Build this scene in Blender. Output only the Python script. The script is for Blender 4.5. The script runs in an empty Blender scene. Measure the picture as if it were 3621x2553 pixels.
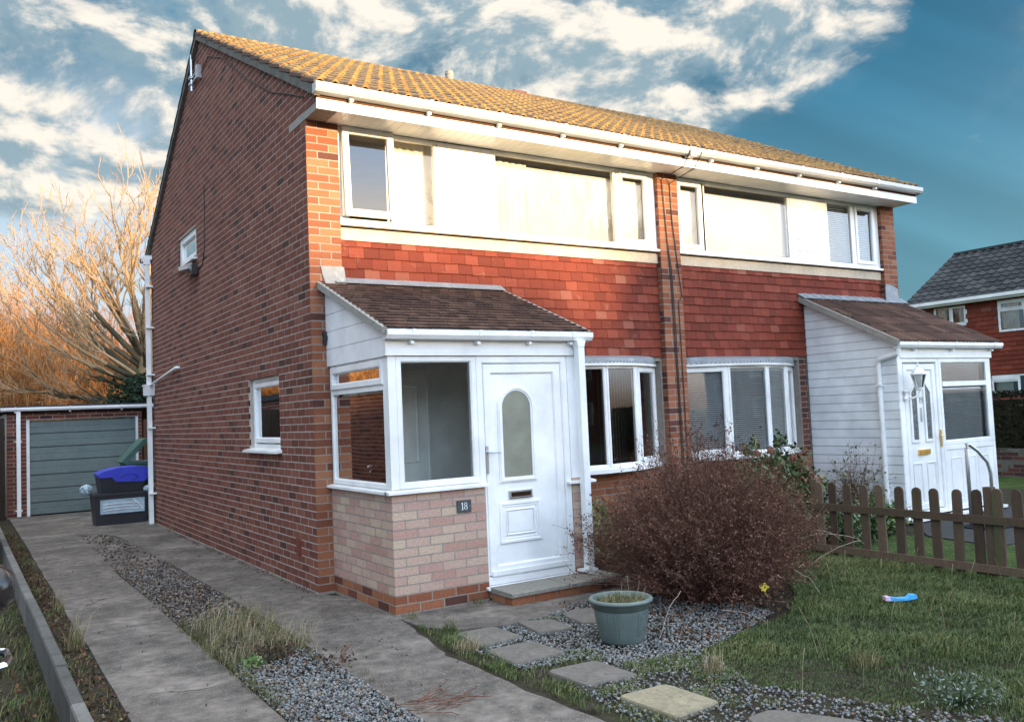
import bpy, bmesh, math, random
import numpy as np
from mathutils import Vector, Matrix
random.seed(7); rng = np.random.default_rng(7)
R = math.radians
scene = bpy.context.scene
COL = scene.collection

# ---------------------------------------------------------------- camera
cam = bpy.data.cameras.new('camera'); cam_o = bpy.data.objects.new('camera', cam); COL.objects.link(cam_o)
cam.sensor_width = 36; cam.lens = 30.507; cam.clip_start = 0.05; cam.clip_end = 4000
fw = Vector((0.53925661, 0.84000882, 0.05989564)); rt = Vector((0.84213215, -0.5375499, -0.04305283)); up = rt.cross(fw)
M = Matrix((rt, up, -fw)).transposed().to_4x4(); M.translation = Vector((-2.8356, -7.9130, 1.5994))
cam_o.matrix_world = M
scene.camera = cam_o

# ---------------------------------------------------------------- sun, sky, exposure
SUN = Vector((0.34, -0.93, 0.118)).normalized()
sun = bpy.data.lights.new('sun', 'SUN'); sun_o = bpy.data.objects.new('sun', sun); COL.objects.link(sun_o)
sun.energy = 4.5; sun.angle = R(1.4); sun.color = (1.0, 0.71, 0.37)
sun_o.rotation_euler = SUN.to_track_quat('Z', 'Y').to_euler(); sun_o.location = (10, -30, 20)
scene.view_settings.view_transform = 'Standard'; scene.view_settings.look = 'None'
scene.view_settings.exposure = 1.58; scene.view_settings.gamma = 1.0
scene.render.engine = 'CYCLES'
scene.cycles.max_bounces = 8; scene.cycles.transparent_max_bounces = 16
scene.cycles.sample_clamp_indirect = 6

world = bpy.data.worlds.new('World'); scene.world = world; world.use_nodes = True
wt = world.node_tree; wn = wt.nodes; wl = wt.links
bg = wn['Background']
def wnode(t, **k):
    n = wn.new(t)
    for a, b in k.items(): setattr(n, a, b)
    return n
def wmath(op, a, b=None, c=None, clamp=False):
    n = wnode('ShaderNodeMath', operation=op, use_clamp=clamp)
    for i, v in enumerate((a, b, c)):
        if v is None: continue
        if isinstance(v, (int, float)): n.inputs[i].default_value = v
        else: wl.new(v, n.inputs[i])
    return n.outputs[0]
def wdot(v):
    n = wnode('ShaderNodeVectorMath', operation='DOT_PRODUCT'); wl.new(DIR, n.inputs[0]); n.inputs[1].default_value = v
    return n.outputs['Value']
def wstep(x, a, b, clamp=True):
    n = wnode('ShaderNodeMapRange', interpolation_type='SMOOTHSTEP'); wl.new(x, n.inputs[0])
    n.inputs[1].default_value = a; n.inputs[2].default_value = b; return n.outputs[0]
def wmix(f, a, b, bt='MIX'):
    n = wnode('ShaderNodeMix', data_type='RGBA', blend_type=bt)
    if isinstance(f, (int, float)): n.inputs[0].default_value = f
    else: wl.new(f, n.inputs[0])
    for i, v in ((6, a), (7, b)):
        if isinstance(v, tuple): n.inputs[i].default_value = v + (1,)
        else: wl.new(v, n.inputs[i])
    return n.outputs[2]
def wscale(colr, f):
    n = wnode('ShaderNodeVectorMath', operation='SCALE')
    if isinstance(colr, tuple): n.inputs[0].default_value = colr
    else: wl.new(colr, n.inputs[0])
    if isinstance(f, (int, float)): n.inputs[3].default_value = f
    else: wl.new(f, n.inputs[3])
    return n.outputs[0]
def wadd(a, b):
    n = wnode('ShaderNodeVectorMath', operation='ADD'); wl.new(a, n.inputs[0]); wl.new(b, n.inputs[1]); return n.outputs[0]
sky = wnode('ShaderNodeTexSky', sky_type='NISHITA'); sky.sun_disc = False
sky.sun_elevation = math.asin(SUN.z); sky.sun_rotation = math.atan2(SUN.x, SUN.y)
sky.air_density = 1.3; sky.dust_density = 1.6; sky.ozone_density = 3.0
tc = wnode('ShaderNodeTexCoord'); DIR = tc.outputs['Generated']
sep = wnode('ShaderNodeSeparateXYZ'); wl.new(DIR, sep.inputs[0]); EL = sep.outputs[2]
# cloud noise in direction space, squeezed vertically so that the banks lie flat
mp = wnode('ShaderNodeMapping'); mp.inputs['Scale'].default_value = (1, 1, 1.7); wl.new(DIR, mp.inputs[0])
def wnoise(scale, detail, rough, dist=0.0, vec=None, off=None):
    n = wnode('ShaderNodeTexNoise'); n.inputs['Scale'].default_value = scale; n.inputs['Detail'].default_value = detail
    n.inputs['Roughness'].default_value = rough; n.inputs['Distortion'].default_value = dist
    src = vec or mp.outputs[0]
    if off:
        m = wnode('ShaderNodeVectorMath', operation='ADD'); wl.new(src, m.inputs[0]); m.inputs[1].default_value = off; src = m.outputs[0]
    wl.new(src, n.inputs['Vector']); return n.outputs['Fac']
cn = wnoise(6.3, 14, 0.60, 0.25)
cn2 = wnoise(6.3, 14, 0.60, 0.25, off=(0.012, 0.0, 0.028))
# where the cloud banks lie: (direction, angular size, weight)
BANKS = [((0.111, 0.918, 0.38), .10, 1.3), ((0.058, 0.934, 0.353), .09, 1.2), ((0.162, 0.901, 0.401), .09, 1.3), ((0.154, 0.934, 0.324), .085, 1.4),
         ((0.074, 0.95, 0.303), .08, 1.1), ((0.173, 0.922, 0.346), .07, 1.3), ((0.293, 0.872, 0.393), .075, .9),
         ((0.344, 0.848, 0.403), .08, .9), ((0.402, 0.816, 0.417), .085, 1.1), ((0.449, 0.805, 0.392), .075, 1.2), ((0.505, 0.757, 0.414), .09, 1.2),
         ((0.586, 0.707, 0.40), .085, 1.2), ((0.648, 0.671, 0.36), .075, .9), ((0.691, 0.615, 0.381), .08, 1.1), ((0.665, 0.671, 0.328), .05, .6),
         ((0.735, 0.55, 0.42), .09, .9), ((0.01, 0.95, 0.31), .09, .8), ((0.56, 0.755, 0.345), .04, .5), ((-0.3, 0.9, 0.35), .25, .8), ((-0.6, 0.7, 0.3), .25, .6)]
cov = None
for v, s, w in BANKS:
    d = wdot(Vector(v).normalized())
    b = wmath('MULTIPLY', wstep(d, math.cos(s * 1.5), 1.0), w)
    cov = b if cov is None else wmath('ADD', cov, b)
cov = wmath('MINIMUM', cov, 1.0)
behind = wstep(wdot(Vector((SUN.x, SUN.y, 0)).normalized()), -0.25, 0.75)
cov = wmath('MAXIMUM', cov, wmath('MULTIPLY', behind, 0.35))
cm = wstep(wmath('ADD', cn, wmath('MULTIPLY', cov, 0.36)), 0.65, 0.86)
cm_thin = wmath('MULTIPLY', wstep(wmath('ADD', cn2, wmath('MULTIPLY', cov, 0.30)), 0.55, 0.95), 0.35)
cmask = wmath('MAXIMUM', cm, cm_thin)
shade = wstep(wmath('SUBTRACT', cn, cn2), -0.055, 0.085)
cloud_col = wmix(shade, (0.34, 0.48, 0.56), (1.12, 1.04, 0.92))
# clear air: the physical sky graded towards teal, with faint crepuscular streaks on the right
teal = wmix(wstep(EL, 0.06, 0.40), (0.13, 0.33, 0.43), (0.034, 0.17, 0.29))
rs = wdot((0.842 * .45 + 0.004 * .89, -0.5375 * .45 - 0.074 * .89, -0.043 * .45 + 0.997 * .89))
comb = wnode('ShaderNodeCombineXYZ'); wl.new(rs, comb.inputs[0])
streak = wnoise(9.0, 3, 0.5, 0, vec=comb.outputs[0])
teal = wscale(teal, wmath('ADD', 0.72, wmath('MULTIPLY', wstep(streak, 0.3, 0.7), 0.5)))
mott = wnoise(2.2, 4, 0.5)
teal = wscale(teal, wmath('ADD', 0.75, wmath('MULTIPLY', mott, 0.5)))
glow_l = wmath('MULTIPLY', wstep(wdot(Vector((0.136, 0.976, 0.17)).normalized()), 0.972, 1.0), 0.9)
teal = wmix(glow_l, teal, (0.62, 0.74, 0.86))
nish = wscale(sky.outputs[0], 0.12)
front = wadd(wscale(teal, 0.36), wscale(nish, 0.07))
front = wmix(cmask, front, wscale(cloud_col, 0.31))
# the sunset side behind the photographer: physical sky plus bright thin cloud round the sun
glow = wmath('MULTIPLY', behind, wmath('MULTIPLY', wstep(EL, -0.02, 0.12), wmath('SUBTRACT', 1.0, wmath('MULTIPLY', wstep(EL, 0.25, 0.9), 0.8))))
glowc = wmix(wstep(wdot(SUN), 0.80, 1.0), (0.66, 0.82, 1.06), (1.25, 0.98, 0.66))
glowc = wmix(wstep(EL, 0.24, 0.40), glowc, (0.50, 0.74, 1.10))
back = wadd(wscale(nish, 0.55), wscale(glowc, wmath('MULTIPLY', glow, 1.5)))
# glow added overhead, out of the picture: it fills the shade on the ground
zen = wmath('MULTIPLY', wstep(EL, 0.50, 0.78), 0.62)
final = wadd(wmix(behind, front, back), wscale((1.0, 0.98, 0.97), wmath('MULTIPLY', zen, 1.0)))
westg = wmath('MULTIPLY', wstep(wdot((-1, 0, 0)), 0.35, 0.95), wmath('MULTIPLY', wstep(EL, -0.02, 0.10), 0.26))  # glow added to the unseen left sky, lifts the gable wall
final = wadd(final, wscale((0.80, 0.93, 1.15), westg))
wl.new(final, bg.inputs[0]); bg.inputs[1].default_value = 1.0

# ---------------------------------------------------------------- materials
def new_mat(name):
    m = bpy.data.materials.new(name); m.use_nodes = True
    return m, m.node_tree.nodes, m.node_tree.links, m.node_tree.nodes['Principled BSDF']
def ramp(n, stops, interp='LINEAR'):
    r = n.new('ShaderNodeValToRGB'); r.color_ramp.interpolation = interp
    e = r.color_ramp.elements
    while len(e) < len(stops): e.new(0.5)
    for i, (p, c) in enumerate(stops):
        e[i].position = p; e[i].color = tuple(c) + (1,)
    return r
def mat(name, stops, rough=0.7, nscale=6, nmix=0.25, bump=0.0, bscale=60, metal=0, rnd=False, dirt=None, stretch=None, dirtscale=1.5, dirtlo=.55, spec=None, trans=0, coords='Object', crack=False, objrand=False):
    """colour from a ramp over noise (or the per-face 'rnd' value), mottled, optionally with dirt patches"""
    if spec is None: spec = .5 if rough < .7 else .14
    m, n, l, p = new_mat(name)
    tcn = n.new('ShaderNodeTexCoord'); vec = tcn.outputs[coords]
    if stretch:
        mpn = n.new('ShaderNodeMapping'); mpn.inputs['Scale'].default_value = stretch; l.new(vec, mpn.inputs[0]); vec = mpn.outputs[0]
    if isinstance(stops, tuple): stops = [(0.0, tuple(c * 0.85 for c in stops)), (1.0, tuple(min(1, c * 1.12) for c in stops))]
    r = ramp(n, stops)
    no = n.new('ShaderNodeTexNoise'); no.inputs['Scale'].default_value = nscale; no.inputs['Detail'].default_value = 8; no.inputs['Roughness'].default_value = .6; l.new(vec, no.inputs['Vector'])
    if rnd:
        at = n.new('ShaderNodeAttribute'); at.attribute_name = 'rnd'; l.new(at.outputs['Fac'], r.inputs[0])
    else:
        mr = n.new('ShaderNodeMapRange'); l.new(no.outputs[0], mr.inputs[0]); mr.inputs[1].default_value = .3; mr.inputs[2].default_value = .7; l.new(mr.outputs[0], r.inputs[0])
    col = r.outputs[0]
    no2 = n.new('ShaderNodeTexNoise'); no2.inputs['Scale'].default_value = nscale * 7.3; no2.inputs['Detail'].default_value = 6; l.new(vec, no2.inputs['Vector'])
    mx = n.new('ShaderNodeMix'); mx.data_type = 'RGBA'; mx.blend_type = 'OVERLAY'; mx.inputs[0].default_value = nmix; l.new(col, mx.inputs[6]); l.new(no2.outputs['Fac'], mx.inputs[7]); col = mx.outputs[2]
    if dirt:
        nd = n.new('ShaderNodeTexNoise'); nd.inputs['Scale'].default_value = dirtscale; nd.inputs['Detail'].default_value = 9; nd.inputs['Roughness'].default_value = .65; l.new(vec, nd.inputs['Vector'])
        md = n.new('ShaderNodeMapRange'); l.new(nd.outputs[0], md.inputs[0]); md.inputs[1].default_value = dirtlo; md.inputs[2].default_value = dirtlo + .17
        m2 = n.new('ShaderNodeMix'); m2.data_type = 'RGBA'; l.new(md.outputs[0], m2.inputs[0]); l.new(col, m2.inputs[6]); m2.inputs[7].default_value = tuple(dirt) + (1,); col = m2.outputs[2]
    if objrand:
        oi = n.new('ShaderNodeObjectInfo'); om = n.new('ShaderNodeMapRange'); l.new(oi.outputs['Random'], om.inputs[0]); om.inputs[3].default_value = .62; om.inputs[4].default_value = 1.3
        ov = n.new('ShaderNodeVectorMath'); ov.operation = 'SCALE'; l.new(col, ov.inputs[0]); l.new(om.outputs[0], ov.inputs[3]); col = ov.outputs[0]
        of = n.new('ShaderNodeVectorMath'); of.operation = 'ADD'; src = no.inputs['Vector'].links[0].from_socket; l.new(src, of.inputs[0]); cb = n.new('ShaderNodeCombineXYZ'); o9 = n.new('ShaderNodeMath'); o9.operation = 'MULTIPLY'; l.new(oi.outputs['Random'], o9.inputs[0]); o9.inputs[1].default_value = 37; l.new(o9.outputs[0], cb.inputs[0]); l.new(cb.outputs[0], of.inputs[1])
        for q in (no, no2): l.new(of.outputs[0], q.inputs['Vector'])
        if dirt: l.new(of.outputs[0], nd.inputs['Vector'])
    if crack:
        vo = n.new('ShaderNodeTexVoronoi'); vo.feature = 'DISTANCE_TO_EDGE'; vo.inputs['Scale'].default_value = .33
        wp = n.new('ShaderNodeMix'); wp.data_type = 'VECTOR'; wp.inputs[0].default_value = .3; l.new(vec, wp.inputs[4]); nw = n.new('ShaderNodeTexNoise'); nw.inputs['Scale'].default_value = 3; nw.inputs['Detail'].default_value = 6; l.new(vec, nw.inputs['Vector']); l.new(nw.outputs['Color'], wp.inputs[5]); l.new(wp.outputs[1], vo.inputs['Vector'])
        c1 = n.new('ShaderNodeMapRange'); l.new(vo.outputs['Distance'], c1.inputs[0]); c1.inputs[1].default_value = .001; c1.inputs[2].default_value = .0035; c1.inputs[3].default_value = 1; c1.inputs[4].default_value = 0
        c2 = n.new('ShaderNodeMapRange'); l.new(no.outputs[0], c2.inputs[0]); c2.inputs[1].default_value = .52; c2.inputs[2].default_value = .62
        c3 = n.new('ShaderNodeMath'); c3.operation = 'MULTIPLY'; l.new(c1.outputs[0], c3.inputs[0]); l.new(c2.outputs[0], c3.inputs[1])
        sp = n.new('ShaderNodeTexNoise'); sp.inputs['Scale'].default_value = 75; sp.inputs['Detail'].default_value = 3; l.new(vec, sp.inputs['Vector'])
        s1 = n.new('ShaderNodeMapRange'); l.new(sp.outputs[0], s1.inputs[0]); s1.inputs[1].default_value = .58; s1.inputs[2].default_value = .70
        m4 = n.new('ShaderNodeMix'); m4.data_type = 'RGBA'; l.new(s1.outputs[0], m4.inputs[0]); l.new(col, m4.inputs[6]); m4.inputs[7].default_value = (.24, .22, .20, 1)
        m3 = n.new('ShaderNodeMix'); m3.data_type = 'RGBA'; l.new(c3.outputs[0], m3.inputs[0]); l.new(m4.outputs[2], m3.inputs[6]); m3.inputs[7].default_value = (.022, .024, .016, 1); col = m3.outputs[2]
    l.new(col, p.inputs['Base Color'])
    p.inputs['Roughness'].default_value = rough; p.inputs['Metallic'].default_value = metal; p.inputs['Specular IOR Level'].default_value = spec
    if bump:
        nb = n.new('ShaderNodeTexNoise'); nb.inputs['Scale'].default_value = bscale; nb.inputs['Detail'].default_value = 5; l.new(vec, nb.inputs['Vector'])
        b = n.new('ShaderNodeBump'); b.inputs['Strength'].default_value = 1; b.inputs['Distance'].default_value = bump; l.new(nb.outputs[0], b.inputs['Height']); l.new(b.outputs[0], p.inputs['Normal'])
    return m
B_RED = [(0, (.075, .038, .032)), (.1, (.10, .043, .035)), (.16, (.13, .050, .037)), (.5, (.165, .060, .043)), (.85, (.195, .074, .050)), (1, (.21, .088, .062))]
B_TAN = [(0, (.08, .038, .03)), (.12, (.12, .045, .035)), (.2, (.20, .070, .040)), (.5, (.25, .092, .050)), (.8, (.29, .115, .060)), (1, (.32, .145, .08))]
B_PINK = [(0, (.38, .215, .165)), (.3, (.42, .26, .21)), (.6, (.45, .31, .245)), (.85, (.47, .34, .26)), (1, (.48, .37, .27))]
M_ = {}
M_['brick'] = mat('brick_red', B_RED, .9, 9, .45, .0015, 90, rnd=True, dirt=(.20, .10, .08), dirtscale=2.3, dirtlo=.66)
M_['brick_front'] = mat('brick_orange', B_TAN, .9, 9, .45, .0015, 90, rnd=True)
M_['brick_pink'] = mat('brick_pink', B_PINK, .9, 7, .35, .0015, 90, rnd=True)
M_['mortar'] = mat('mortar', (.28, .245, .21), .95, 14, .4, .002, 120)
M_['mortar_dark'] = mat('mortar_side', (.42, .365, .32), .95, 14, .4, .002, 120)
M_['tile_hang'] = mat('tile_hanging', [(0, (.125, .028, .018)), (.4, (.165, .035, .021)), (.8, (.195, .043, .025)), (.965, (.22, .055, .034)), (1, (.26, .10, .07))], .75, 11, .35, .0015, 60, rnd=True, dirt=(.26, .10, .07), dirtscale=7, dirtlo=.60)
M_['porch_tile'] = mat('porch_tile', [(0, (.052, .034, .028)), (.5, (.085, .050, .040)), (1, (.13, .078, .058))], .85, 14, .4, .002, 80, rnd=True, dirt=(.16, .15, .13), dirtscale=14, dirtlo=.68)
M_['dark_tile'] = mat('dark_tile', [(0, (.025, .028, .030)), (1, (.06, .062, .062))], .8, 4, .3, .002, 40, rnd=True, dirt=(.25, .27, .27), dirtscale=1.3, dirtlo=.74)
M_['white'] = mat('white_plastic', (.80, .80, .79), .28, 2.5, .02, dirt=(.66, .67, .62), dirtscale=2.2, dirtlo=.62)
M_['white_old'] = mat('white_plastic_weathered', (.72, .72, .70), .38, 3, .04, dirt=(.42, .42, .38), dirtscale=3, dirtlo=.68)
M_['gutter'] = mat('grey_white_gutter', (.46, .46, .45), .3, 3, .06, dirt=(.28, .28, .24), dirtscale=3, dirtlo=.68)
M_['clad'] = mat('white_cladding', (.78, .79, .80), .35, 3, .02)
M_['lead'] = mat('lead', (.24, .26, .28), .55, 8, .3, .003, 25, dirt=(.42, .43, .44), dirtscale=5)
M_['conc_cream'] = mat('rendered_lintel', (.50, .42, .32), .9, 5, .3, .001, 60, dirt=(.12, .10, .08), dirtscale=7, dirtlo=.66)
M_['cement'] = mat('cement', (.30, .28, .25), .95, 9, .45, .004, 50, dirt=(.12, .12, .07), dirtscale=9, dirtlo=.6)
M_['verge'] = mat('verge_mortar', (.15, .14, .125), .95, 9, .5, .006, 40, dirt=(.06, .06, .04), dirtscale=7, dirtlo=.52)
M_['concrete'] = mat('drive_concrete', [(0, (.078, .068, .060)), (.5, (.135, .117, .102)), (1, (.24, .207, .18))], .92, 1.5, .75, .006, 110, dirt=(.060, .058, .048), dirtscale=1.7, dirtlo=.53, crack=True)
M_['kerb'] = mat('kerb_concrete', (.15, .145, .135), .95, 7, .4, .004, 90, dirt=(.09, .09, .07), dirtscale=4, objrand=True)
M_['slab'] = mat('paving_slab', (.15, .135, .118), .92, 5, .35, .003, 60, dirt=(.19, .18, .165), dirtscale=4, dirtlo=.60)
M_['slab_buff'] = mat('buff_slab', (.27, .235, .16), .92, 5, .35, .003, 60, dirt=(.34, .31, .23), dirtscale=4, dirtlo=.60)
M_['step_slab'] = mat('step_slab', (.24, .225, .195), .92, 5, .4, .002, 90, dirt=(.17, .16, .12), dirtscale=4, dirtlo=.56)
M_['soil'] = mat('soil', [(0, (.022, .018, .013)), (.5, (.042, .034, .024)), (1, (.04, .048, .02))], 1, 5, .5, .02, 22)
M_['grass_ground'] = mat('grass_ground', [(0, (.025, .045, .012)), (.5, (.04, .07, .018)), (1, (.07, .09, .03))], 1, 3, .5, .02, 35)
M_['tarmac'] = mat('tarmac', (.05, .05, .05), .95, 8, .4, .004, 90)
M_['stone_mix'] = mat('gravel', [(0, (.085, .09, .09)), (.45, (.175, .183, .182)), (.8, (.27, .28, .275)), (.88, (.18, .12, .08)), (1, (.36, .33, .29))], .85, 40, .3, rnd=True)
M_['stone_brown'] = mat('brown_gravel', [(0, (.04, .03, .026)), (.5, (.085, .065, .055)), (.8, (.13, .11, .095)), (1, (.24, .165, .10))], .9, 40, .3, rnd=True)
M_['grass'] = mat('grass_blades', [(0, (.030, .056, .010)), (.5, (.064, .098, .019)), (.8, (.12, .148, .032)), (.93, (.20, .185, .06)), (1, (.27, .23, .13))], .6, 2, .3, rnd=True)
M_['dry'] = mat('dry_grass', [(0, (.05, .075, .02)), (.35, (.12, .125, .05)), (.7, (.27, .215, .125)), (1, (.40, .33, .22))], .7, 5, .3, rnd=True)
M_['litter'] = mat('leaf_litter', [(0, (.04, .025, .018)), (.5, (.085, .048, .03)), (.9, (.15, .085, .05)), (1, (.26, .11, .05))], .8, 8, .3, rnd=True)
M_['bush'] = mat('bush_leaf', [(0, (.048, .027, .019)), (.45, (.105, .054, .038)), (.85, (.18, .098, .068)), (1, (.28, .18, .125))], .8, 6, .3, rnd=True)
M_['bush_twig'] = mat('bush_twig', [(0, (.09, .045, .032)), (.7, (.20, .095, .065)), (1, (.40, .33, .26))], .85, 6, .3, rnd=True)
M_['leaf_green'] = mat('green_leaf', [(0, (.02, .05, .014)), (.5, (.045, .085, .022)), (.8, (.10, .13, .04)), (1, (.24, .17, .05))], .5, 6, .3, rnd=True)
M_['leaf_var'] = mat('variegated_leaf', [(0, (.03, .07, .02)), (.5, (.09, .16, .04)), (1, (.50, .50, .22))], .5, 6, .3, rnd=True)
M_['silver'] = mat('silver_leaf', [(0, (.08, .11, .08)), (1, (.22, .27, .21))], .6, 6, .3, rnd=True)
M_['flower'] = mat('faded_flower', [(0, (.20, .08, .06)), (.5, (.34, .16, .13)), (1, (.40, .24, .14))], .8, 6, .3, rnd=True)
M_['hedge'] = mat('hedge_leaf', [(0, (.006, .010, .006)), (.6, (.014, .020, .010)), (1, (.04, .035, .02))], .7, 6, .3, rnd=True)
M_['conifer'] = mat('conifer_leaf', [(0, (.010, .02, .012)), (1, (.03, .05, .025))], .7, 6, .3, rnd=True)
M_['bark'] = mat('tree_bark', [(0, (.22, .15, .075)), (.5, (.32, .22, .115)), (1, (.42, .27, .17))], .85, 5, .4, rnd=True)
M_['bark_limb_shade'] = mat('limb_shade_bark', [(0, (.05, .045, .03)), (.5, (.09, .075, .045)), (1, (.15, .11, .065))], .9, 5, .4, rnd=True)  # darker bark of thick limbs, also painted shade on low branches
M_['bark_dark'] = mat('bark_dark', (.07, .055, .04), .95, 5, .4, .01, 20)
M_['wood_twig'] = mat('woodland_twig', [(0, (.14, .065, .03)), (.5, (.26, .115, .045)), (1, (.36, .20, .075))], .9, 3, .3, rnd=True)
M_['fence'] = mat('weathered_timber', (.115, .080, .056), .9, 4, .4, .003, 30, stretch=(6, 6, 1), dirt=(.08, .10, .045), dirtscale=.9, dirtlo=.56, objrand=True)
M_['fence_dark'] = mat('dark_timber', (.035, .028, .022), .9, 4, .4, .003, 30, stretch=(6, 6, 1))
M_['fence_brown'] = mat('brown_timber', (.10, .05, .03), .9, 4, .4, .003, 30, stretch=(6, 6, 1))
M_['garage'] = mat('garage_door_paint', (.125, .16, .15), .55, 2, .2, dirt=(.10, .13, .12), dirtscale=2)
M_['roof_felt'] = mat('roof_felt', (.04, .042, .045), .95, 6, .3, .003, 60)
M_['pot'] = mat('green_plastic_pot', (.115, .15, .138), .5, 6, .2, dirt=(.16, .21, .19), dirtscale=7)
M_['bin_black'] = mat('bin_black', (.018, .02, .026), .45, 5, .2)
M_['bin_blue'] = mat('bin_blue', (.025, .04, .42), .4, 4, .2)
M_['bin_green'] = mat('bin_green', (.035, .095, .07), .5, 4, .2)
M_['film'] = mat('plastic_film', (.36, .46, .52), .2, 9, .4, .01, 12)
M_['film_pink'] = mat('pink_film', (.55, .25, .25), .3, 9, .3)
M_['cable'] = mat('cable', (.02, .02, .02), .6, 5, .1)
M_['black'] = mat('black_plastic', (.02, .02, .022), .35, 5, .1)
M_['chrome'] = mat('chrome', (.75, .76, .78), .12, 5, .05, metal=1)
M_['steel'] = mat('galvanised_steel', (.55, .57, .58), .35, 9, .2, metal=.85)
M_['brass'] = mat('brass', (.80, .52, .15), .3, 9, .2, metal=.9)
M_['slate'] = mat('slate_plate', (.07, .08, .085), .7, 12, .3)
M_['numw'] = mat('white_number', (.8, .8, .78), .6, 5, .05)
M_['numk'] = mat('grey_number', (.35, .35, .36), .5, 5, .05)
M_['car'] = mat('dark_car_paint', (.03, .026, .024), .18, 3, .05)
M_['rubber'] = mat('rubber', (.02, .02, .02), .8, 5, .1)
M_['carglass'] = mat('car_glass', (.015, .018, .02), .05, 5, .02)
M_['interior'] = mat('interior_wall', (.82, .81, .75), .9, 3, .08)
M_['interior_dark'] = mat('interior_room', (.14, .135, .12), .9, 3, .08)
M_['curtain'] = mat('cream_curtain', (.52, .50, .44), .9, 3, .08, spec=.1)
M_['blind'] = mat('blind_slat', (.55, .58, .59), .5, 3, .06)
M_['frost'] = mat('frosted_glass', [(0, (.15, .155, .12)), (1, (.26, .265, .21))], .22, 1.2, .2, .002, 160)
M_['leaded'] = mat('leaded_glass', [(0, (.03, .035, .035)), (1, (.16, .18, .18))], .15, 30, .3, .004, 60)
M_['paper'] = mat('card_sign', (.72, .70, .62), .8, 5, .05)
M_['ink'] = mat('ink', (.05, .05, .06), .8, 5, .05)
M_['yellow_leaf'] = mat('yellow_leaf', (.65, .50, .05), .7, 20, .2)
M_['packet'] = mat('blue_packet', (.08, .42, .80), .3, 20, .3)
M_['packet_end'] = mat('pink_packet_end', (.75, .55, .75), .3, 20, .3)
M_['mat'] = mat('door_mat', (.015, .017, .02), 1, 30, .3)
def glass_mat(name, tint, k=1.7, base=.05, rough=.02):
    m, n, l, p = new_mat(name)
    n.remove(p); out = n['Material Output']
    t = n.new('ShaderNodeBsdfTransparent'); t.inputs[0].default_value = tint + (1,)
    g = n.new('ShaderNodeBsdfGlossy'); g.inputs['Roughness'].default_value = rough
    f = n.new('ShaderNodeFresnel'); f.inputs[0].default_value = 1.5
    a = n.new('ShaderNodeMath'); a.operation = 'MULTIPLY_ADD'; a.use_clamp = True; l.new(f.outputs[0], a.inputs[0]); a.inputs[1].default_value = k; a.inputs[2].default_value = base
    mx = n.new('ShaderNodeMixShader'); l.new(a.outputs[0], mx.inputs[0]); l.new(t.outputs[0], mx.inputs[1]); l.new(g.outputs[0], mx.inputs[2])
    # slight waviness of sealed units
    tcn = n.new('ShaderNodeTexCoord'); nb = n.new('ShaderNodeTexNoise'); nb.inputs['Scale'].default_value = 1.3; l.new(tcn.outputs['Object'], nb.inputs['Vector'])
    b = n.new('ShaderNodeBump'); b.inputs['Distance'].default_value = .0016; l.new(nb.outputs[0], b.inputs['Height']); l.new(b.outputs[0], g.inputs['Normal'])
    l.new(mx.outputs[0], out.inputs[0]); return m
M_['glass'] = glass_mat('window_glass', (.98, .99, .98))
M_['glass_ripple'] = glass_mat('obscured_glass', (.8, .85, .85), 3, .25, .08)
# main roof tiles: dull concrete with ochre lichen that grows on the rolls and along the lower edges
def roof_mat():
    m, n, l, p = new_mat('lichened_roof_tile')
    uvn = n.new('ShaderNodeUVMap'); uvn.uv_map = 'UVMap'
    s = n.new('ShaderNodeSeparateXYZ'); l.new(uvn.outputs[0], s.inputs[0])
    def mth(op, a, b=None, clamp=False):
        q = n.new('ShaderNodeMath'); q.operation = op; q.use_clamp = clamp
        for i, v in enumerate((a, b)):
            if v is None: continue
            if isinstance(v, (int, float)): q.inputs[i].default_value = v
            else: l.new(v, q.inputs[i])
        return q.outputs[0]
    roll = mth('COSINE', mth('MULTIPLY', s.outputs[0], 2 * math.pi / .15))
    crest = mth('MULTIPLY_ADD', roll, .30); n_ = crest.node; n_.inputs[2].default_value = .0
    no = n.new('ShaderNodeTexNoise'); no.inputs['Scale'].default_value = 9; no.inputs['Detail'].default_value = 8; no.inputs['Roughness'].default_value = .7; l.new(uvn.outputs[0], no.inputs['Vector'])
    nl = n.new('ShaderNodeTexNoise'); nl.inputs['Scale'].default_value = .8; nl.inputs['Detail'].default_value = 3; l.new(uvn.outputs[0], nl.inputs['Vector'])
    a = mth('ADD', mth('ADD', crest, no.outputs[0]), mth('MULTIPLY', nl.outputs[0], .45))
    mr = n.new('ShaderNodeMapRange'); l.new(a, mr.inputs[0]); mr.inputs[1].default_value = .66; mr.inputs[2].default_value = 1.0
    at = n.new('ShaderNodeAttribute'); at.attribute_name = 'rnd'
    base = ramp(n, [(0, (.075, .045, .034)), (1, (.15, .09, .062))]); l.new(at.outputs['Fac'], base.inputs[0])
    lic = ramp(n, [(0.3, (.17, .10, .04)), (.6, (.33, .20, .065)), (.8, (.42, .28, .11))]); l.new(no.outputs[0], lic.inputs[0])
    mx = n.new('ShaderNodeMix'); mx.data_type = 'RGBA'; l.new(mr.outputs[0], mx.inputs[0]); l.new(base.outputs[0], mx.inputs[6]); l.new(lic.outputs[0], mx.inputs[7])
    l.new(mx.outputs[2], p.inputs['Base Color']); p.inputs['Roughness'].default_value = .95
    b = n.new('ShaderNodeBump'); b.inputs['Distance'].default_value = .01; l.new(no.outputs[0], b.inputs['Height']); l.new(b.outputs[0], p.inputs['Normal'])
    return m
M_['roof'] = roof_mat()
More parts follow.
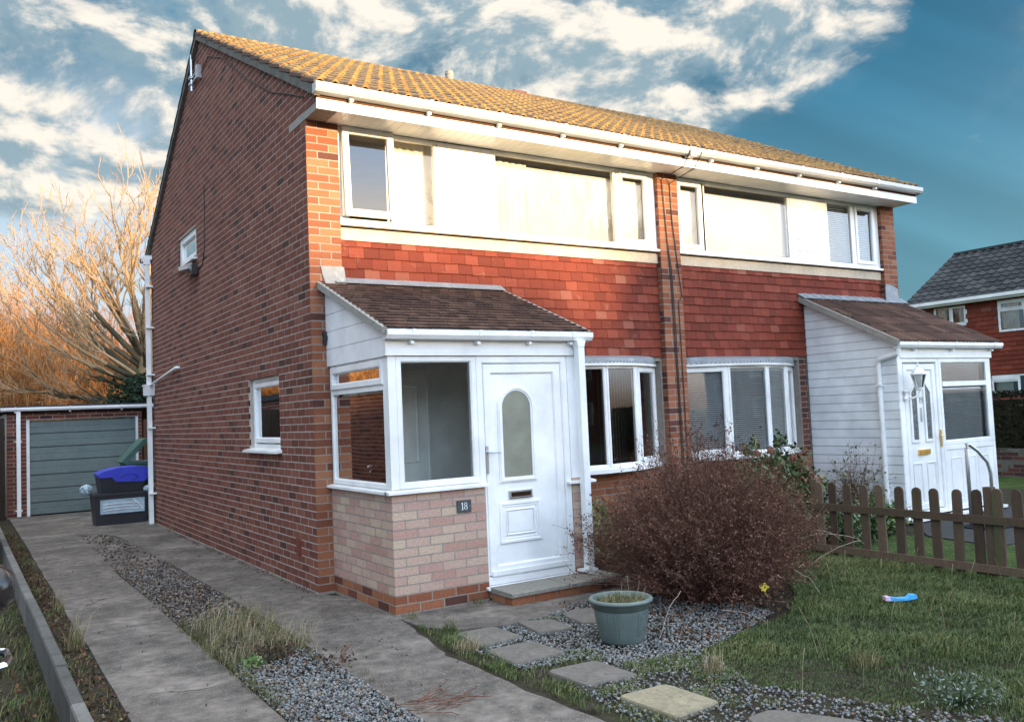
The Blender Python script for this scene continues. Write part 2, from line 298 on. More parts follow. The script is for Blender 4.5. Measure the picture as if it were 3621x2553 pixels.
# ---------------------------------------------------------------- mesh helpers
ORG = {}
def setp(o, label=None, cat=None, group=None, kind=None):
    if label: o['label'] = label
    if cat: o['category'] = cat
    if group: o['group'] = group
    if kind: o['kind'] = kind
    return o
def thing(name, loc, label, cat, group=None):
    o = bpy.data.objects.new(name, None); COL.objects.link(o); o.location = loc; o.empty_display_size = .2
    ORG[o.name] = Vector(loc); return setp(o, label, cat, group)
def link(name, me, mats, parent=None, loc=(0, 0, 0)):
    for k in ([mats] if isinstance(mats, str) else mats): me.materials.append(M_[k])
    o = bpy.data.objects.new(name, me); COL.objects.link(o)
    if parent is not None: o.parent = parent; org = ORG[parent.name]
    else: org = Vector(loc); o.location = org
    ORG[o.name] = org
    return o
ID = lambda u, d, z: (u, d, z)
def FR(y0): return lambda u, d, z: (u, y0 - d, z)          # a plane facing the street (-y)
def SI(x0): return lambda u, d, z: (x0 - d, u, z)          # a plane facing the drive (-x); u runs along y
def AX(o, u, n):                                           # general upright plane
    o, u, n = Vector(o), Vector(u).normalized(), Vector(n).normalized()
    return lambda a, d, z: tuple(o + u * a + n * d + Vector((0, 0, z)))
class MB:
    def __init__(s): s.V = []; s.F = []; s.UV = []; s.R = []; s.MI = []
    def face(s, pts, uv=None, r=None, m=0):
        i = len(s.V); s.V += [tuple(p) for p in pts]; s.F.append(tuple(range(i, i + len(pts))))
        if uv is None:
            a = Vector(pts[1]) - Vector(pts[0]); b = Vector(pts[-1]) - Vector(pts[0]); nn = a.cross(b)
            ax = max(range(3), key=lambda k: abs(nn[k])); uv = [{0: (p[1], p[2]), 1: (p[0], p[2]), 2: (p[0], p[1])}[ax] for p in pts]
        s.UV += uv; s.R.append(random.random() if r is None else r); s.MI.append(m); return s
    def box(s, u0, u1, d0, d1, z0, z1, T=ID, r=None, m=0, skip=''):
        if u0 > u1: u0, u1 = u1, u0
        if d0 > d1: d0, d1 = d1, d0
        r = random.random() if r is None else r
        P = lambda a, b, c: T(a, b, c)
        fs = {'f': [(u0, d1, z0), (u1, d1, z0), (u1, d1, z1), (u0, d1, z1)], 'b': [(u1, d0, z0), (u0, d0, z0), (u0, d0, z1), (u1, d0, z1)],
              'l': [(u0, d0, z0), (u0, d1, z0), (u0, d1, z1), (u0, d0, z1)], 'r': [(u1, d1, z0), (u1, d0, z0), (u1, d0, z1), (u1, d1, z1)],
              't': [(u0, d1, z1), (u1, d1, z1), (u1, d0, z1), (u0, d0, z1)], 'o': [(u0, d0, z0), (u1, d0, z0), (u1, d1, z0), (u0, d1, z0)]}
        for k, q in fs.items():
            if k in skip: continue
            uv = [{'f': (a, c), 'b': (a, c), 'l': (b, c), 'r': (b, c), 't': (a, b), 'o': (a, b)}[k] for a, b, c in q]
            s.face([P(*v) for v in q], uv, r, m)
        return s
    def prism(s, poly, d0, d1, T=ID, r=None, m=0):            # poly in (u,z), extruded over d
        r = random.random() if r is None else r
        s.face([T(a, d1, b) for a, b in poly], [(a, b) for a, b in poly], r, m)
        s.face([T(a, d0, b) for a, b in poly[::-1]], [(a, b) for a, b in poly[::-1]], r, m)
        for i in range(len(poly)):
            a, b = poly[i], poly[(i + 1) % len(poly)]
            s.face([T(a[0], d0, a[1]), T(b[0], d0, b[1]), T(b[0], d1, b[1]), T(a[0], d1, a[1])], None, r, m)
        return s
    def tube(s, pts, rad, n=8, m=0, r=None, caps=True, squash=1.0):
        pts = [Vector(p) for p in pts]; rad = rad if isinstance(rad, (list, tuple)) else [rad] * len(pts)
        rings = []; r = random.random() if r is None else r
        for i, p in enumerate(pts):
            t = (pts[min(i + 1, len(pts) - 1)] - pts[max(i - 1, 0)]).normalized()
            a = t.cross(Vector((0, 0, 1)));  a = t.cross(Vector((1, 0, 0))) if a.length < .1 else a; a.normalize(); b = t.cross(a)
            rings.append([p + (a * math.cos(2 * math.pi * k / n) + b * math.sin(2 * math.pi * k / n) * squash) * rad[i] for k in range(n)])
        for i in range(len(pts) - 1):
            for k in range(n): s.face([rings[i][k], rings[i][(k + 1) % n], rings[i + 1][(k + 1) % n], rings[i + 1][k]], None, r, m)
        if caps: s.face(rings[0][::-1], None, r, m); s.face(rings[-1], None, r, m)
        return s
    def lathe(s, prof, c, n=24, m=0, r=.5, squash=1):
        c = Vector(c)
        pr = [[c + Vector((p[0] * math.cos(2 * math.pi * k / n), p[0] * math.sin(2 * math.pi * k / n) * squash, p[1])) for k in range(n)] for p in prof]
        for i in range(len(prof) - 1):
            for k in range(n): s.face([pr[i][k], pr[i][(k + 1) % n], pr[i + 1][(k + 1) % n], pr[i + 1][k]], None, r, m)
        return s
    def ring(s, outer, inner, d0, d1, T, m=0, closed=True, r=.5):  # frame between two outlines of equal length, in (u,z)
        n = len(outer)
        for i in range(n if closed else n - 1):
            j = (i + 1) % n
            for A, B, fl in ((outer, inner, 0),):
                s.face([T(A[i][0], d1, A[i][1]), T(A[j][0], d1, A[j][1]), T(B[j][0], d1, B[j][1]), T(B[i][0], d1, B[i][1])], None, r, m)
            for A in (outer, inner):
                s.face([T(A[i][0], d0, A[i][1]), T(A[j][0], d0, A[j][1]), T(A[j][0], d1, A[j][1]), T(A[i][0], d1, A[i][1])], None, r, m)
        return s
    def frame(s, u0, u1, z0, z1, w, d0, d1, T, m=0, bev=.006):      # rectangular frame with a chamfered inner edge
        o = [(u0, z0), (u1, z0), (u1, z1), (u0, z1)]; i = [(u0 + w, z0 + w), (u1 - w, z0 + w), (u1 - w, z1 - w), (u0 + w, z1 - w)]
        c = [(u0 + w - bev * 2, z0 + w - bev * 2), (u1 - w + bev * 2, z0 + w - bev * 2), (u1 - w + bev * 2, z1 - w + bev * 2), (u0 + w - bev * 2, z1 - w + bev * 2)]
        e = [(u0 + bev, z0 + bev), (u1 - bev, z0 + bev), (u1 - bev, z1 - bev), (u0 + bev, z1 - bev)]
        loops = [(o, d0), (o, d1 - bev), (e, d1), (c, d1), (i, d1 - bev * 2), (i, d0)]
        for (A, da), (B, db) in zip(loops, loops[1:]):
            for k in range(4):
                j = (k + 1) % 4
                s.face([T(A[k][0], da, A[k][1]), T(A[j][0], da, A[j][1]), T(B[j][0], db, B[j][1]), T(B[k][0], db, B[k][1])], None, .5, m)
        return s
    def build(s, name, mats, parent=None, loc=None, smooth=False, recalc=True, label=None, bevel=0):
        if loc is None: loc = (0, 0, 0)
        org = ORG[parent.name] if parent is not None else Vector(loc)
        me = bpy.data.meshes.new(name)
        me.from_pydata([(v[0] - org[0], v[1] - org[1], v[2] - org[2]) for v in s.V], [], s.F)
        uv = me.uv_layers.new(name='UVMap'); uv.data.foreach_set('uv', np.array(s.UV, dtype=np.float32).ravel())
        at = me.attributes.new('rnd', 'FLOAT', 'FACE'); at.data.foreach_set('value', np.array(s.R, dtype=np.float32))
        me.polygons.foreach_set('material_index', s.MI)
        if smooth or recalc:
            bm = bmesh.new(); bm.from_mesh(me)
            if smooth: bmesh.ops.remove_doubles(bm, verts=bm.verts, dist=1e-5)
            bmesh.ops.recalc_face_normals(bm, faces=bm.faces); bm.to_mesh(me); bm.free()
        if smooth: me.polygons.foreach_set('use_smooth', [True] * len(me.polygons))
        me.update()
        o = link(name, me, mats, parent, loc)
        if label: o['label'] = label
        return o
def np_mesh(name, V, F, rnd, mats, parent=None, loc=(0, 0, 0), mi=None, smooth=False):
    """V (n,3) world coordinates, F (m,k) all of one size"""
    org = ORG[parent.name] if parent is not None else Vector(loc)
    me = bpy.data.meshes.new(name); V = np.asarray(V, dtype=np.float32) - np.array(org, dtype=np.float32); F = np.asarray(F, dtype=np.int32); k = F.shape[1]
    me.vertices.add(len(V)); me.vertices.foreach_set('co', V.ravel())
    me.loops.add(F.size); me.loops.foreach_set('vertex_index', F.ravel())
    me.polygons.add(len(F)); me.polygons.foreach_set('loop_start', np.arange(len(F), dtype=np.int32) * k)
    try: me.polygons.foreach_set('loop_total', np.full(len(F), k, dtype=np.int32))
    except Exception: pass
    at = me.attributes.new('rnd', 'FLOAT', 'FACE'); at.data.foreach_set('value', np.asarray(rnd, dtype=np.float32))
    if mi is not None: me.polygons.foreach_set('material_index', np.asarray(mi, dtype=np.int32))
    if smooth: me.polygons.foreach_set('use_smooth', np.ones(len(F), dtype=bool))
    me.update(calc_edges=True); me.validate()
    return link(name, me, mats, parent, loc)
def seg_tubes(S, n=3):
    """S (m,8): p0 p1 r0 r1 -> verts, quads"""
    S = np.asarray(S, dtype=np.float64); p0, p1, r0, r1 = S[:, :3], S[:, 3:6], S[:, 6:7], S[:, 7:8]
    t = p1 - p0; t /= np.linalg.norm(t, axis=1, keepdims=True) + 1e-9
    ref = np.where(np.abs(t[:, 2:3]) > .9, np.array([[1., 0, 0]]), np.array([[0, 0, 1.]])); a = np.cross(t, ref); a /= np.linalg.norm(a, axis=1, keepdims=True) + 1e-9; b = np.cross(t, a)
    V = np.empty((len(S), 2 * n, 3))
    for k in range(n):
        o = a * math.cos(2 * math.pi * k / n) + b * math.sin(2 * math.pi * k / n); V[:, k] = p0 + o * r0; V[:, n + k] = p1 + o * r1
    base = (np.arange(len(S)) * 2 * n)[:, None]
    F = np.concatenate([base + np.array([[k, (k + 1) % n, n + (k + 1) % n, n + k]]) for k in range(n)], axis=1).reshape(-1, 4)
    return V.reshape(-1, 3), F
def leaf_quads(P, size, rg=rng, flat=0.0, aspect=1.6):
    n = len(P); d = rg.normal(size=(n, 3)); d[:, 2] *= (1 - flat); d /= np.linalg.norm(d, axis=1, keepdims=True)
    e = rg.normal(size=(n, 3)); e = np.cross(d, e); e /= np.linalg.norm(e, axis=1, keepdims=True); s = (size * rg.uniform(.6, 1.3, n))[:, None]
    a = d * s * aspect * .5; b = e * s * .5
    V = np.stack([P - a, P + b * .9 - a * .1, P + a, P - b * .9 - a * .1], axis=1).reshape(-1, 3)
    return V, np.arange(n * 4).reshape(-1, 4)
def blades(P, h, w, lean=.35, rg=rng, curl=.5):
    """bent grass blades as two quads each (the top one pinched)"""
    n = len(P); az = rg.uniform(0, 2 * np.pi, n); L = (rg.uniform(.1, 1, n) * lean)[:, None]; hh = (h * rg.uniform(.5, 1.25, n))[:, None]
    dr = np.stack([np.cos(az), np.sin(az), np.zeros(n)], 1); sd = np.stack([-np.sin(az + .7), np.cos(az + .7), np.zeros(n)], 1) * w * .5
    mid = P + dr * hh * L * .4 + np.array([[0, 0, 1]]) * hh * .58; tip = P + dr * hh * L * (1 + curl) + np.array([[0, 0, 1]]) * hh * (1 - L * .35)
    V = np.stack([P - sd, P + sd, mid + sd * .8, mid - sd * .8, tip + sd * .12, tip - sd * .12], axis=1).reshape(-1, 3)
    b = (np.arange(n) * 6)[:, None]; F = np.concatenate([b + [[0, 1, 2, 3]], b + [[3, 2, 4, 5]]], axis=1).reshape(-1, 4)
    return V, F
# ---- masonry
CR = .075; BL = .225
def cut(a, b, holes, z):
    segs = [(a, b)]
    for (h0, h1, hz0, hz1) in holes:
        if not (hz0 < z < hz1): continue
        out = []
        for s0, s1 in segs:
            if h1 <= s0 or h0 >= s1: out.append((s0, s1)); continue
            if s0 < h0: out.append((s0, h0))
            if s1 > h1: out.append((h1, s1))
        segs = out
    return [s for s in segs if s[1] - s[0] > .02]
def bricks(mb, T, U0, U1, z0, z1, holes=(), phase=0, clip=None, r0=0, r1=1, m=0, dark=0, zoff=0.0):
    k0 = int(math.floor((z0 - zoff) / CR + 1e-6)); k1 = int(math.ceil((z1 - zoff) / CR - 1e-6))
    for k in range(k0, k1):
        za = max(k * CR + zoff, z0) + (.011 if k * CR + zoff >= z0 - 1e-6 else 0); zb = min((k + 1) * CR + zoff, z1)
        if zb - za < .012: continue
        zc = (za + zb) / 2; u = U0 - (BL / 2 if (k + phase) % 2 else 0)
        a0, a1 = (U0, U1) if clip is None else clip(zc)
        if a1 <= a0: continue
        for s0, s1 in cut(max(U0, a0), min(U1, a1), holes, zc):
            j = int(math.floor((s0 - u) / BL))
            while u + j * BL < s1:
                b0 = max(s0, u + j * BL + (.006 if u + j * BL > s0 + .01 else 0)); b1 = min(s1, u + (j + 1) * BL - .006)
                j += 1
                if b1 - b0 < .015: continue
                rr = random.random(); rr = rr * .14 if random.random() < dark else .15 + rr * .85
                pr = random.uniform(-.0006, .0010); tz = random.uniform(-.0012, .0012)
                mb.box(b0, b1, -.014, pr, za + tz, zb + tz, T, r0 + (r1 - r0) * rr, m, skip='b')
def core(mb, T, U0, U1, z0, z1, holes=(), d0=-.25, d1=-.0016, m=0):
    us = sorted({U0, U1} | {h for q in holes for h in q[:2] if U0 < h < U1}); zs = sorted({z0, z1} | {h for q in holes for h in q[2:] if z0 < h < z1})
    for a, b in zip(us, us[1:]):
        for c, d in zip(zs, zs[1:]):
            um, zm = (a + b) / 2, (c + d) / 2
            if any(q[0] < um < q[1] and q[2] < zm < q[3] for q in holes): continue
            mb.box(a, b, d0, d1, c, d, T, .5, m)
def tiles(mb, P, u0, u1, s0, s1, tw, g, lift, thick=.012, clip=None, jit=.002, phase=0, r=None, m=0):
    """plain tiles: P(u,s,n) -> world; s runs up the slope, n out of it"""
    nr = int(math.ceil((s1 - s0) / g))
    for k in range(nr):
        sa = s0 + k * g; sb = min(sa + g, s1) + .004; u = u0 - (tw / 2 if (k + phase) % 2 else 0)
        a0, a1 = (u0, u1) if clip is None else clip((sa + sb) / 2)
        while u < a1:
            b0, b1 = max(u + .0015, a0), min(u + tw - .0015, a1); u += tw
            if b1 - b0 < .01: continue
            j = random.uniform(0, jit); q = random.uniform(-jit, jit) * 1.2; rr = random.random() if r is None else r
            A = [P(b0, sa + q, lift + j), P(b1, sa + q + random.uniform(-.5, .5) * jit, lift + j), P(b1, sb, lift * .15), P(b0, sb, lift * .15)]
            mb.face(A, [(b0, sa), (b1, sa), (b1, sb), (b0, sb)], rr, m)
            mb.face([P(b0, sa + q, lift + j - thick), P(b1, sa + q, lift + j - thick), A[1], A[0]], None, rr, m)
            mb.face([P(b0, sa + q, lift + j - thick), A[0], A[3], P(b0, sb, -.01)], None, rr, m); mb.face([A[1], P(b1, sa + q, lift + j - thick), P(b1, sb, -.01), A[2]], None, rr, m)
def roll_roof(P, u0, u1, s0, s1, pitch, h, g, step, npr=8, name='roof', mats='roof', parent=None, prof=None):
    """interlocking roof tiles with a roll profile, stepped at every course"""
    nu = int(round((u1 - u0) / pitch * npr)); us = np.linspace(u0, u1, nu + 1)
    ns = int(math.ceil((s1 - s0) / g)); mb_V = []; mb_F = []; rn = []; uv = []
    c = np.cos(2 * math.pi * us / pitch); pr = h * np.clip((c + .15), 0, 1.15) ** .8 if prof is None else prof(us)
    tid = np.floor(us / (2 * pitch)).astype(int); tid -= tid.min()
    for k in range(ns):
        sa = s0 + k * g - .012; sb = min(s0 + (k + 1) * g + .01, s1); jit = rng.uniform(-.003, .004, tid.max() + 2)[tid]; js = rng.uniform(-.006, .006, tid.max() + 2)[tid]
        rnt = rng.uniform(0, 1, tid.max() + 2)
        base = len(mb_V)
        for lvl in range(3):
            for i, u in enumerate(us):
                if lvl == 0: p = (u, sa + js[i], pr[i] + step + jit[i] - .022)
                elif lvl == 1: p = (u, sa + js[i], pr[i] + step + jit[i])
                else: p = (u, sb, pr[i] + .002)
                mb_V.append(P(*p)); uv.append((u, p[1]))
        w = nu + 1
        for lvl in range(2):
            for i in range(nu):
                mb_F.append((base + lvl * w + i, base + lvl * w + i + 1, base + (lvl + 1) * w + i + 1, base + (lvl + 1) * w + i)); rn.append(rnt[tid[i]])
        for i in (0, nu):    # close the side edge of every course
            a = P(us[i], sa, pr[i] + step - .03); b = P(us[i], sb, pr[i] - .03); q = len(mb_V); mb_V += [a, b]; uv += [(us[i], sa), (us[i], sb)]
            mb_F.append((q, base + w + i, base + 2 * w + i, q + 1)); rn.append(.5)
    me = bpy.data.meshes.new(name); org = ORG[parent.name] if parent is not None else Vector((0, 0, 0))
    me.from_pydata([tuple(Vector(v) - org) for v in mb_V], [], mb_F)
    lay = me.uv_layers.new(name='UVMap'); idx = np.empty(len(me.loops), dtype=np.int32); me.loops.foreach_get('vertex_index', idx)
    lay.data.foreach_set('uv', np.array(uv, dtype=np.float32)[idx].ravel())
    at = me.attributes.new('rnd', 'FLOAT', 'FACE'); at.data.foreach_set('value', np.array(rn, dtype=np.float32))
    me.update(); return link(name, me, mats, parent)
# ---- windows
def window(parent, T, u0, u1, z0, z1, lights, w=.05, d0=-.05, d1=.0, name='window', back=None, behind=None):
    """lights: (ua,ub,za,zb,kind) kind f fixed / s opening sash; one frame mesh, panes and sashes as sub-parts"""
    mb = MB(); mb.frame(u0, u1, z0, z1, w, d0, d1, T)
    us = sorted({l[0] for l in lights} | {l[1] for l in lights})
    for a in us:
        if u0 + .06 < a < u1 - .06:
            zs = [l for l in lights if abs(l[0] - a) < .01 or abs(l[1] - a) < .01]
            mb.box(a - w * .55, a + w * .55, d0, d1 - .002, min(q[2] for q in zs) + .012, max(q[3] for q in zs) - .012, T, .5)
    for l in lights:
        if l[2] > z0 + .06: mb.box(l[0] + w * .5, l[1] - w * .5, d0, d1 - .003, l[2] - w * .5, l[2] + w * .5, T, .5)
    fo = mb.build(name, 'white', parent)
    for (a, b, c, d, kind) in lights:
        g = .028
        if kind == 's':
            e = .02; s = MB(); s.frame(a + e, b - e, c + e, d - e, .058, d1 - .03, d1 + .014, T); s.build('sash', 'white', fo); g = .07
        elif kind == 'o':      # sash standing a little open at the bottom
            e = .0; s = MB(); TT = lambda uu, dd, zz: T(uu, dd + (d - zz) * .045, zz); s.frame(a + e, b - e, c + e, d - e, .07, d1 + .004, d1 + .05, TT); s.build('sash', 'white', fo)
            MB().face([TT(a + .06, d1 + .025, c + .06), TT(b - .06, d1 + .025, c + .06), TT(b - .06, d1 + .025, d - .06), TT(a + .06, d1 + .025, d - .06)]).build('pane', 'glass', fo, recalc=False)
            continue
        dd = d1 - .022
        MB().face([T(a + g, dd, c + g), T(b - g, dd, c + g), T(b - g, dd, d - g), T(a + g, dd, d - g)]).build('pane', 'glass', fo, recalc=False)
    return fo
def curtain(parent, T, u0, u1, z0, z1, d, name='curtain', amp=.012, per=.09, m='curtain'):
    n = max(2, int((u1 - u0) / .02)); mb = MB()
    for i in range(n):
        a, b = u0 + (u1 - u0) * i / n, u0 + (u1 - u0) * (i + 1) / n
        f = lambda q: d + amp * math.sin(q / per * 2 * math.pi) + amp * .6 * math.sin(q / per * 1.3)
        mb.face([T(a, f(a), z0), T(b, f(b), z0), T(b, f(b), z1), T(a, f(a), z1)], None, .5)
    return mb.build(name, m, parent, smooth=True)
def slats(parent, T, u0, u1, z0, z1, d, pitch=.028, name='blind'):
    mb = MB(); z = z1
    mb.box(u0, u1, d - .015, d + .015, z1, z1 + .03, T, .5)
    while z > z0:
        mb.face([T(u0, d - .010, z - .002), T(u1, d - .010, z - .002), T(u1, d + .010, z - .018), T(u0, d + .010, z - .018)], None, .5); z -= pitch
    return mb.build(name, 'blind', parent, recalc=False)
def gutter(mb, x0, x1, y, z, T=ID, w=.10, h=.085, m=0):
    """square-section rainwater gutter open at the top; y is its wall side, z its rim"""
    prof = [(0, 0), (0, -h), (-.02, -h - .004), (-w + .02, -h + .004), (-w, -h + .035), (-w, 0), (-w + .006, 0), (-w + .006, -h + .035), (-.006, -h + .01), (-.006, 0)]
    for a, b in zip(prof, prof[1:]): mb.face([T(x0, y + a[0], z + a[1]), T(x1, y + a[0], z + a[1]), T(x1, y + b[0], z + b[1]), T(x0, y + b[0], z + b[1])], None, .5, m)
    for x in (x0, x1): mb.face([T(x, y + a[0], z + a[1]) for a in prof[:6]], None, .5, m)
def gutter_clips(H, name, xs, y, z, w=.10, h=.085, T=ID):
    """each bracket is a part of its own"""
    first = None
    for x in xs:
        if first is None:
            mb = MB(); prof = [(0, -h - .012), (-.02, -h - .012), (-w - .004, -h + .03), (-w - .006, .006), (-w + .01, .006), (-w + .01, 0), (-w - .001, 0), (-w + .001, -h + .032), (-.02, -h - .006), (0, -h - .006)]
            mb.prism([(y + a, z + b) for a, b in prof], x, x + .035, lambda u, d, q: T(d, u, q)); mb.box(x + .002, x + .033, y - w * .55, y, z - h - .034, z - h - .0125, T, .5)
            first = mb.build(name, 'white', H); x0 = x
        else:
            o = first.copy(); COL.objects.link(o); o.parent = H; o.location.x += x - x0
def digits(mb, s, T, u, z, h, d0, d1):
    """serif numerals built from strokes"""
    k = h
    def seg(poly): mb.prism([(u + a * k, z + b * k) for a, b in poly], d0, d1, T, .5)
    def oval(cx, cz, rx, rz, wx, wz, a0=0, a1=360, n=20):
        for i in range(n):
            t0, t1 = R(a0 + (a1 - a0) * i / n), R(a0 + (a1 - a0) * (i + 1) / n)
            po = lambda t, f: (cx + (rx - (wx if f else 0)) * math.cos(t), cz + (rz - (wz if f else 0)) * math.sin(t))
            seg([po(t0, 0), po(t1, 0), po(t1, 1), po(t0, 1)])
    for ch in s:
        if ch == '1':
            seg([(.16, .07), (.27, .07), (.27, .97), (.22, 1.0), (.16, .95)]); seg([(.16, .95), (.16, .86), (.03, .80), (.03, .85)]); seg([(.04, 0), (.39, 0), (.39, .06), (.04, .06)]); u += .46 * k
        elif ch == '8':
            oval(.27, .74, .22, .26, .08, .04); oval(.27, .27, .26, .27, .09, .045); u += .6 * k
        elif ch == '9':
            oval(.27, .70, .25, .30, .09, .045); oval(.12, .48, .40, .50, .10, .06, -75, 15, 10); u += .6 * k
# ---------------------------------------------------------------- ground, drive, kerb
def ground():
    xs = [-400, -60, -12, -2.30, -2.295, 12, 60, 400]; ys = [-400, -60, -12, -5, 0, 12, 60, 400]
    zt = lambda x: -.16 if x <= -2.3 else -.015
    V = [(x, y, zt(x)) for y in ys for x in xs]; n = len(xs)
    F = [(j * n + i, j * n + i + 1, (j + 1) * n + i + 1, (j + 1) * n + i) for j in range(len(ys) - 1) for i in range(n - 1)]
    me = bpy.data.meshes.new('ground'); me.from_pydata(V, [], F); o = link('ground', me, ['soil', 'grass_ground']); o['kind'] = 'structure'
    cx = lambda f: sum(V[i][0] for i in f) / 4
    me.polygons.foreach_set('material_index', [1 if (abs(cx(f)) > 12) else 0 for f in F])
ground()
def struct(o): o['kind'] = 'structure'; return o
def poly_sheet(name, polys, z, th, mats, kind='structure'):
    mb = MB()
    for P in polys:
        a = sum(P[i][0] * P[(i + 1) % len(P)][1] - P[(i + 1) % len(P)][0] * P[i][1] for i in range(len(P)))
        if a < 0: P = P[::-1]
        mb.face([(x, y, z) for x, y in P], [(x, y) for x, y in P], .5)
        for i in range(len(P)):
            (x0, y0), (x1, y1) = P[i], P[(i + 1) % len(P)]
            mb.face([(x0, y0, z - th), (x1, y1, z - th), (x1, y1, z), (x0, y0, z)], None, .5)
    o = mb.build(name, mats, recalc=False); o['kind'] = kind; return o
def wob(x0, y0, x1, y1, n, a):       # a slightly broken edge
    return [(x0 + (x1 - x0) * i / n + (random.uniform(-a, a) if 0 < i < n else 0), y0 + (y1 - y0) * i / n) for i in range(n + 1)]
poly_sheet('broken_concrete', [[(-1.34, 3.1), (-.70, 3.0), (-.72, 5.7), (-.98, 7.3), (-1.34, 7.4)]], -.004, .05, 'concrete')
L1 = wob(-2.02, -.13, -2.0, 5.6, 12, .012); L2 = wob(-1.33, 5.2, -1.33, -.17, 9, .006)
poly_sheet('driveway', [
    L1 + [(-2.0, 11.5), (-.02, 11.5), (-.02, 5.6)] + wob(-.70, 4.4, -.67, .0, 12, .012)[:0] + [(-.74, 5.6), (-.80, 6.6), (-1.0, 7.2), (-1.25, 7.3)] + L2,
    wob(-1.335, -.185, -1.35, -7.5, 12, .008) + [(-2.04, -7.5)] + wob(-2.035, -5, -2.02, -.145, 8, .012)], .002, .05, 'concrete')
poly_sheet('driveway', [[(-.74, 5.6)] + wob(-.72, 3.5, -.70, .65, 8, .012) + wob(-.70, .6, -.70, -.6, 4, .012) + wob(-.69, -.7, -.76, -3.0, 9, .014) + [(-.80, -7.5), (-.22, -7.5)] +
    wob(-.05, -4.6, -.09, -2.64, 10, .02) + wob(-.06, -2.6, .10, -1.72, 6, .02) + [(.13, -1.42), (.13, -.3), (-.02, -.012), (-.02, 5.6)]], .0045, .05, 'concrete')
poly_sheet('front_path', [[(.135, -1.36), (2.6, -1.36), (2.5, -1.9), (1.6, -1.98)] + wob(1.24, -2.17, .72, -2.22, 5, .02) + [(.31, -2.08), (.15, -1.80)]], .001, .05, 'concrete')
poly_sheet('garden_path', [[(6.3, -2.9), (6.5, -2.0), (7.25, -1.32), (9.3, -1.32), (14, -1.5), (14, -3.1), (9, -3.0)]], .003, .04, 'tarmac')
poly_sheet('road', [[(-60, -24), (60, -24), (60, -17), (-60, -17)]], .003, .04, 'tarmac')
poly_sheet('neighbour_lawn', [[(4.72, -12), (14, -12), (14, -3.15), (9, -3.05), (6.25, -2.95), (6.4, -2.05), (6.2, -1.2), (4.72, -1.2)]], .0, .03, 'grass_ground')

# concrete edging: every length of kerb is a block of its own
y = -7.0; first = True; kb = None; kn = 0
while y < 9.6:
    ln = .92
    mb = MB(); mb.prism([(-2.312, -.17), (-2.235, -.17), (-2.235, .088), (-2.243, .1), (-2.304, .1), (-2.312, .088)], 0, .905, lambda u, d, z: (u, d, z))
    if kb is None:
        kb = mb.build('kerb_stone', 'kerb', recalc=True); kb['category'] = 'kerb'; kb['group'] = 'concrete kerb stones along the drive'
        o = kb
    else:
        o = kb.copy(); COL.objects.link(o)
    o.location = (random.uniform(-.003, .003), y, random.uniform(-.006, .004)); o.rotation_euler = (0, 0, random.uniform(-.004, .004))
    o['label'] = 'grey concrete kerb stone in the row edging the left of the drive'
    y += ln; kn += 1

# ---------------------------------------------------------------- the pair of houses
W = 9.34; MID = 4.66; PIER0, PIER1 = 4.494, 4.822; D = 7.91; EZ = 4.5; TH = .08
H1 = thing('semi_detached_house', (2.2, 0, 0), 'red brick semi with lichened roof and white porch numbered 18, nearest the drive', 'house', 'two joined semis')
H2 = thing('semi_detached_house', (6.9, 0, 0), 'right half of the pair, red tile hung front and tall white boarded porch with lantern', 'house', 'two joined semis')
F0 = FR(0); S0 = SI(0)
WINS1 = [(1.024, 2.145, 1.286, 2.113), (4.549, 5.667, 3.947, 4.414)]     # openings in the gable wall (y0,y1,z0,z1)
# --- gable wall: mortar core, then every brick
RY, RZ = 4.12, 6.93
def slope_f(z): return -.40 + (z - 4.60) / (RZ - 4.60) * (RY + .40)      # underside of the verge, front
def slope_r(z): return 8.05 - (z - 4.52) / (RZ - 4.52) * (8.05 - RY)
SW = lambda u, d, z: S0(u, d, z)
mb = MB(); core(mb, S0, .012, D, -.1, EZ, WINS1, -.22, -.0016)
mb.prism([(-.36, 4.585), (slope_f(4.62), 4.62), (RY, RZ), (slope_r(4.52), 4.52), (D, 4.5), (.012, 4.5), (.012, 4.585)], -.22, -.0016, S0, .5)
mb.build('wall_core', 'mortar_dark', H1)
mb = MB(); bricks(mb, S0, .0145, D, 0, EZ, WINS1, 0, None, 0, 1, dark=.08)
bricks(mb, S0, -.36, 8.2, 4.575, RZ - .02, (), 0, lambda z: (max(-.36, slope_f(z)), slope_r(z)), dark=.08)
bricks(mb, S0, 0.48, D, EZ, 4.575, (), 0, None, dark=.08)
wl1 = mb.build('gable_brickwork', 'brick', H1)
# soffit end block of concrete under the corbelled bricks
MB().prism([(.47, 4.5), (.47, 4.572), (-.37, 4.572), (-.37, 4.5)], -.2, .004, S0).build('corbel_block', 'cement', H1)
# air brick and plinth stains
mb = MB(); mb.box(.46, .60, -.01, .004, .30, .46, S0, .5); mb.build('air_brick', 'tile_hang', H1)
mb = MB()
for i in range(5): mb.box(.475, .585, .004, .009, .315 + i * .028, .330 + i * .028, S0, .5)
mb.build('air_brick_grille', 'brick', H1)

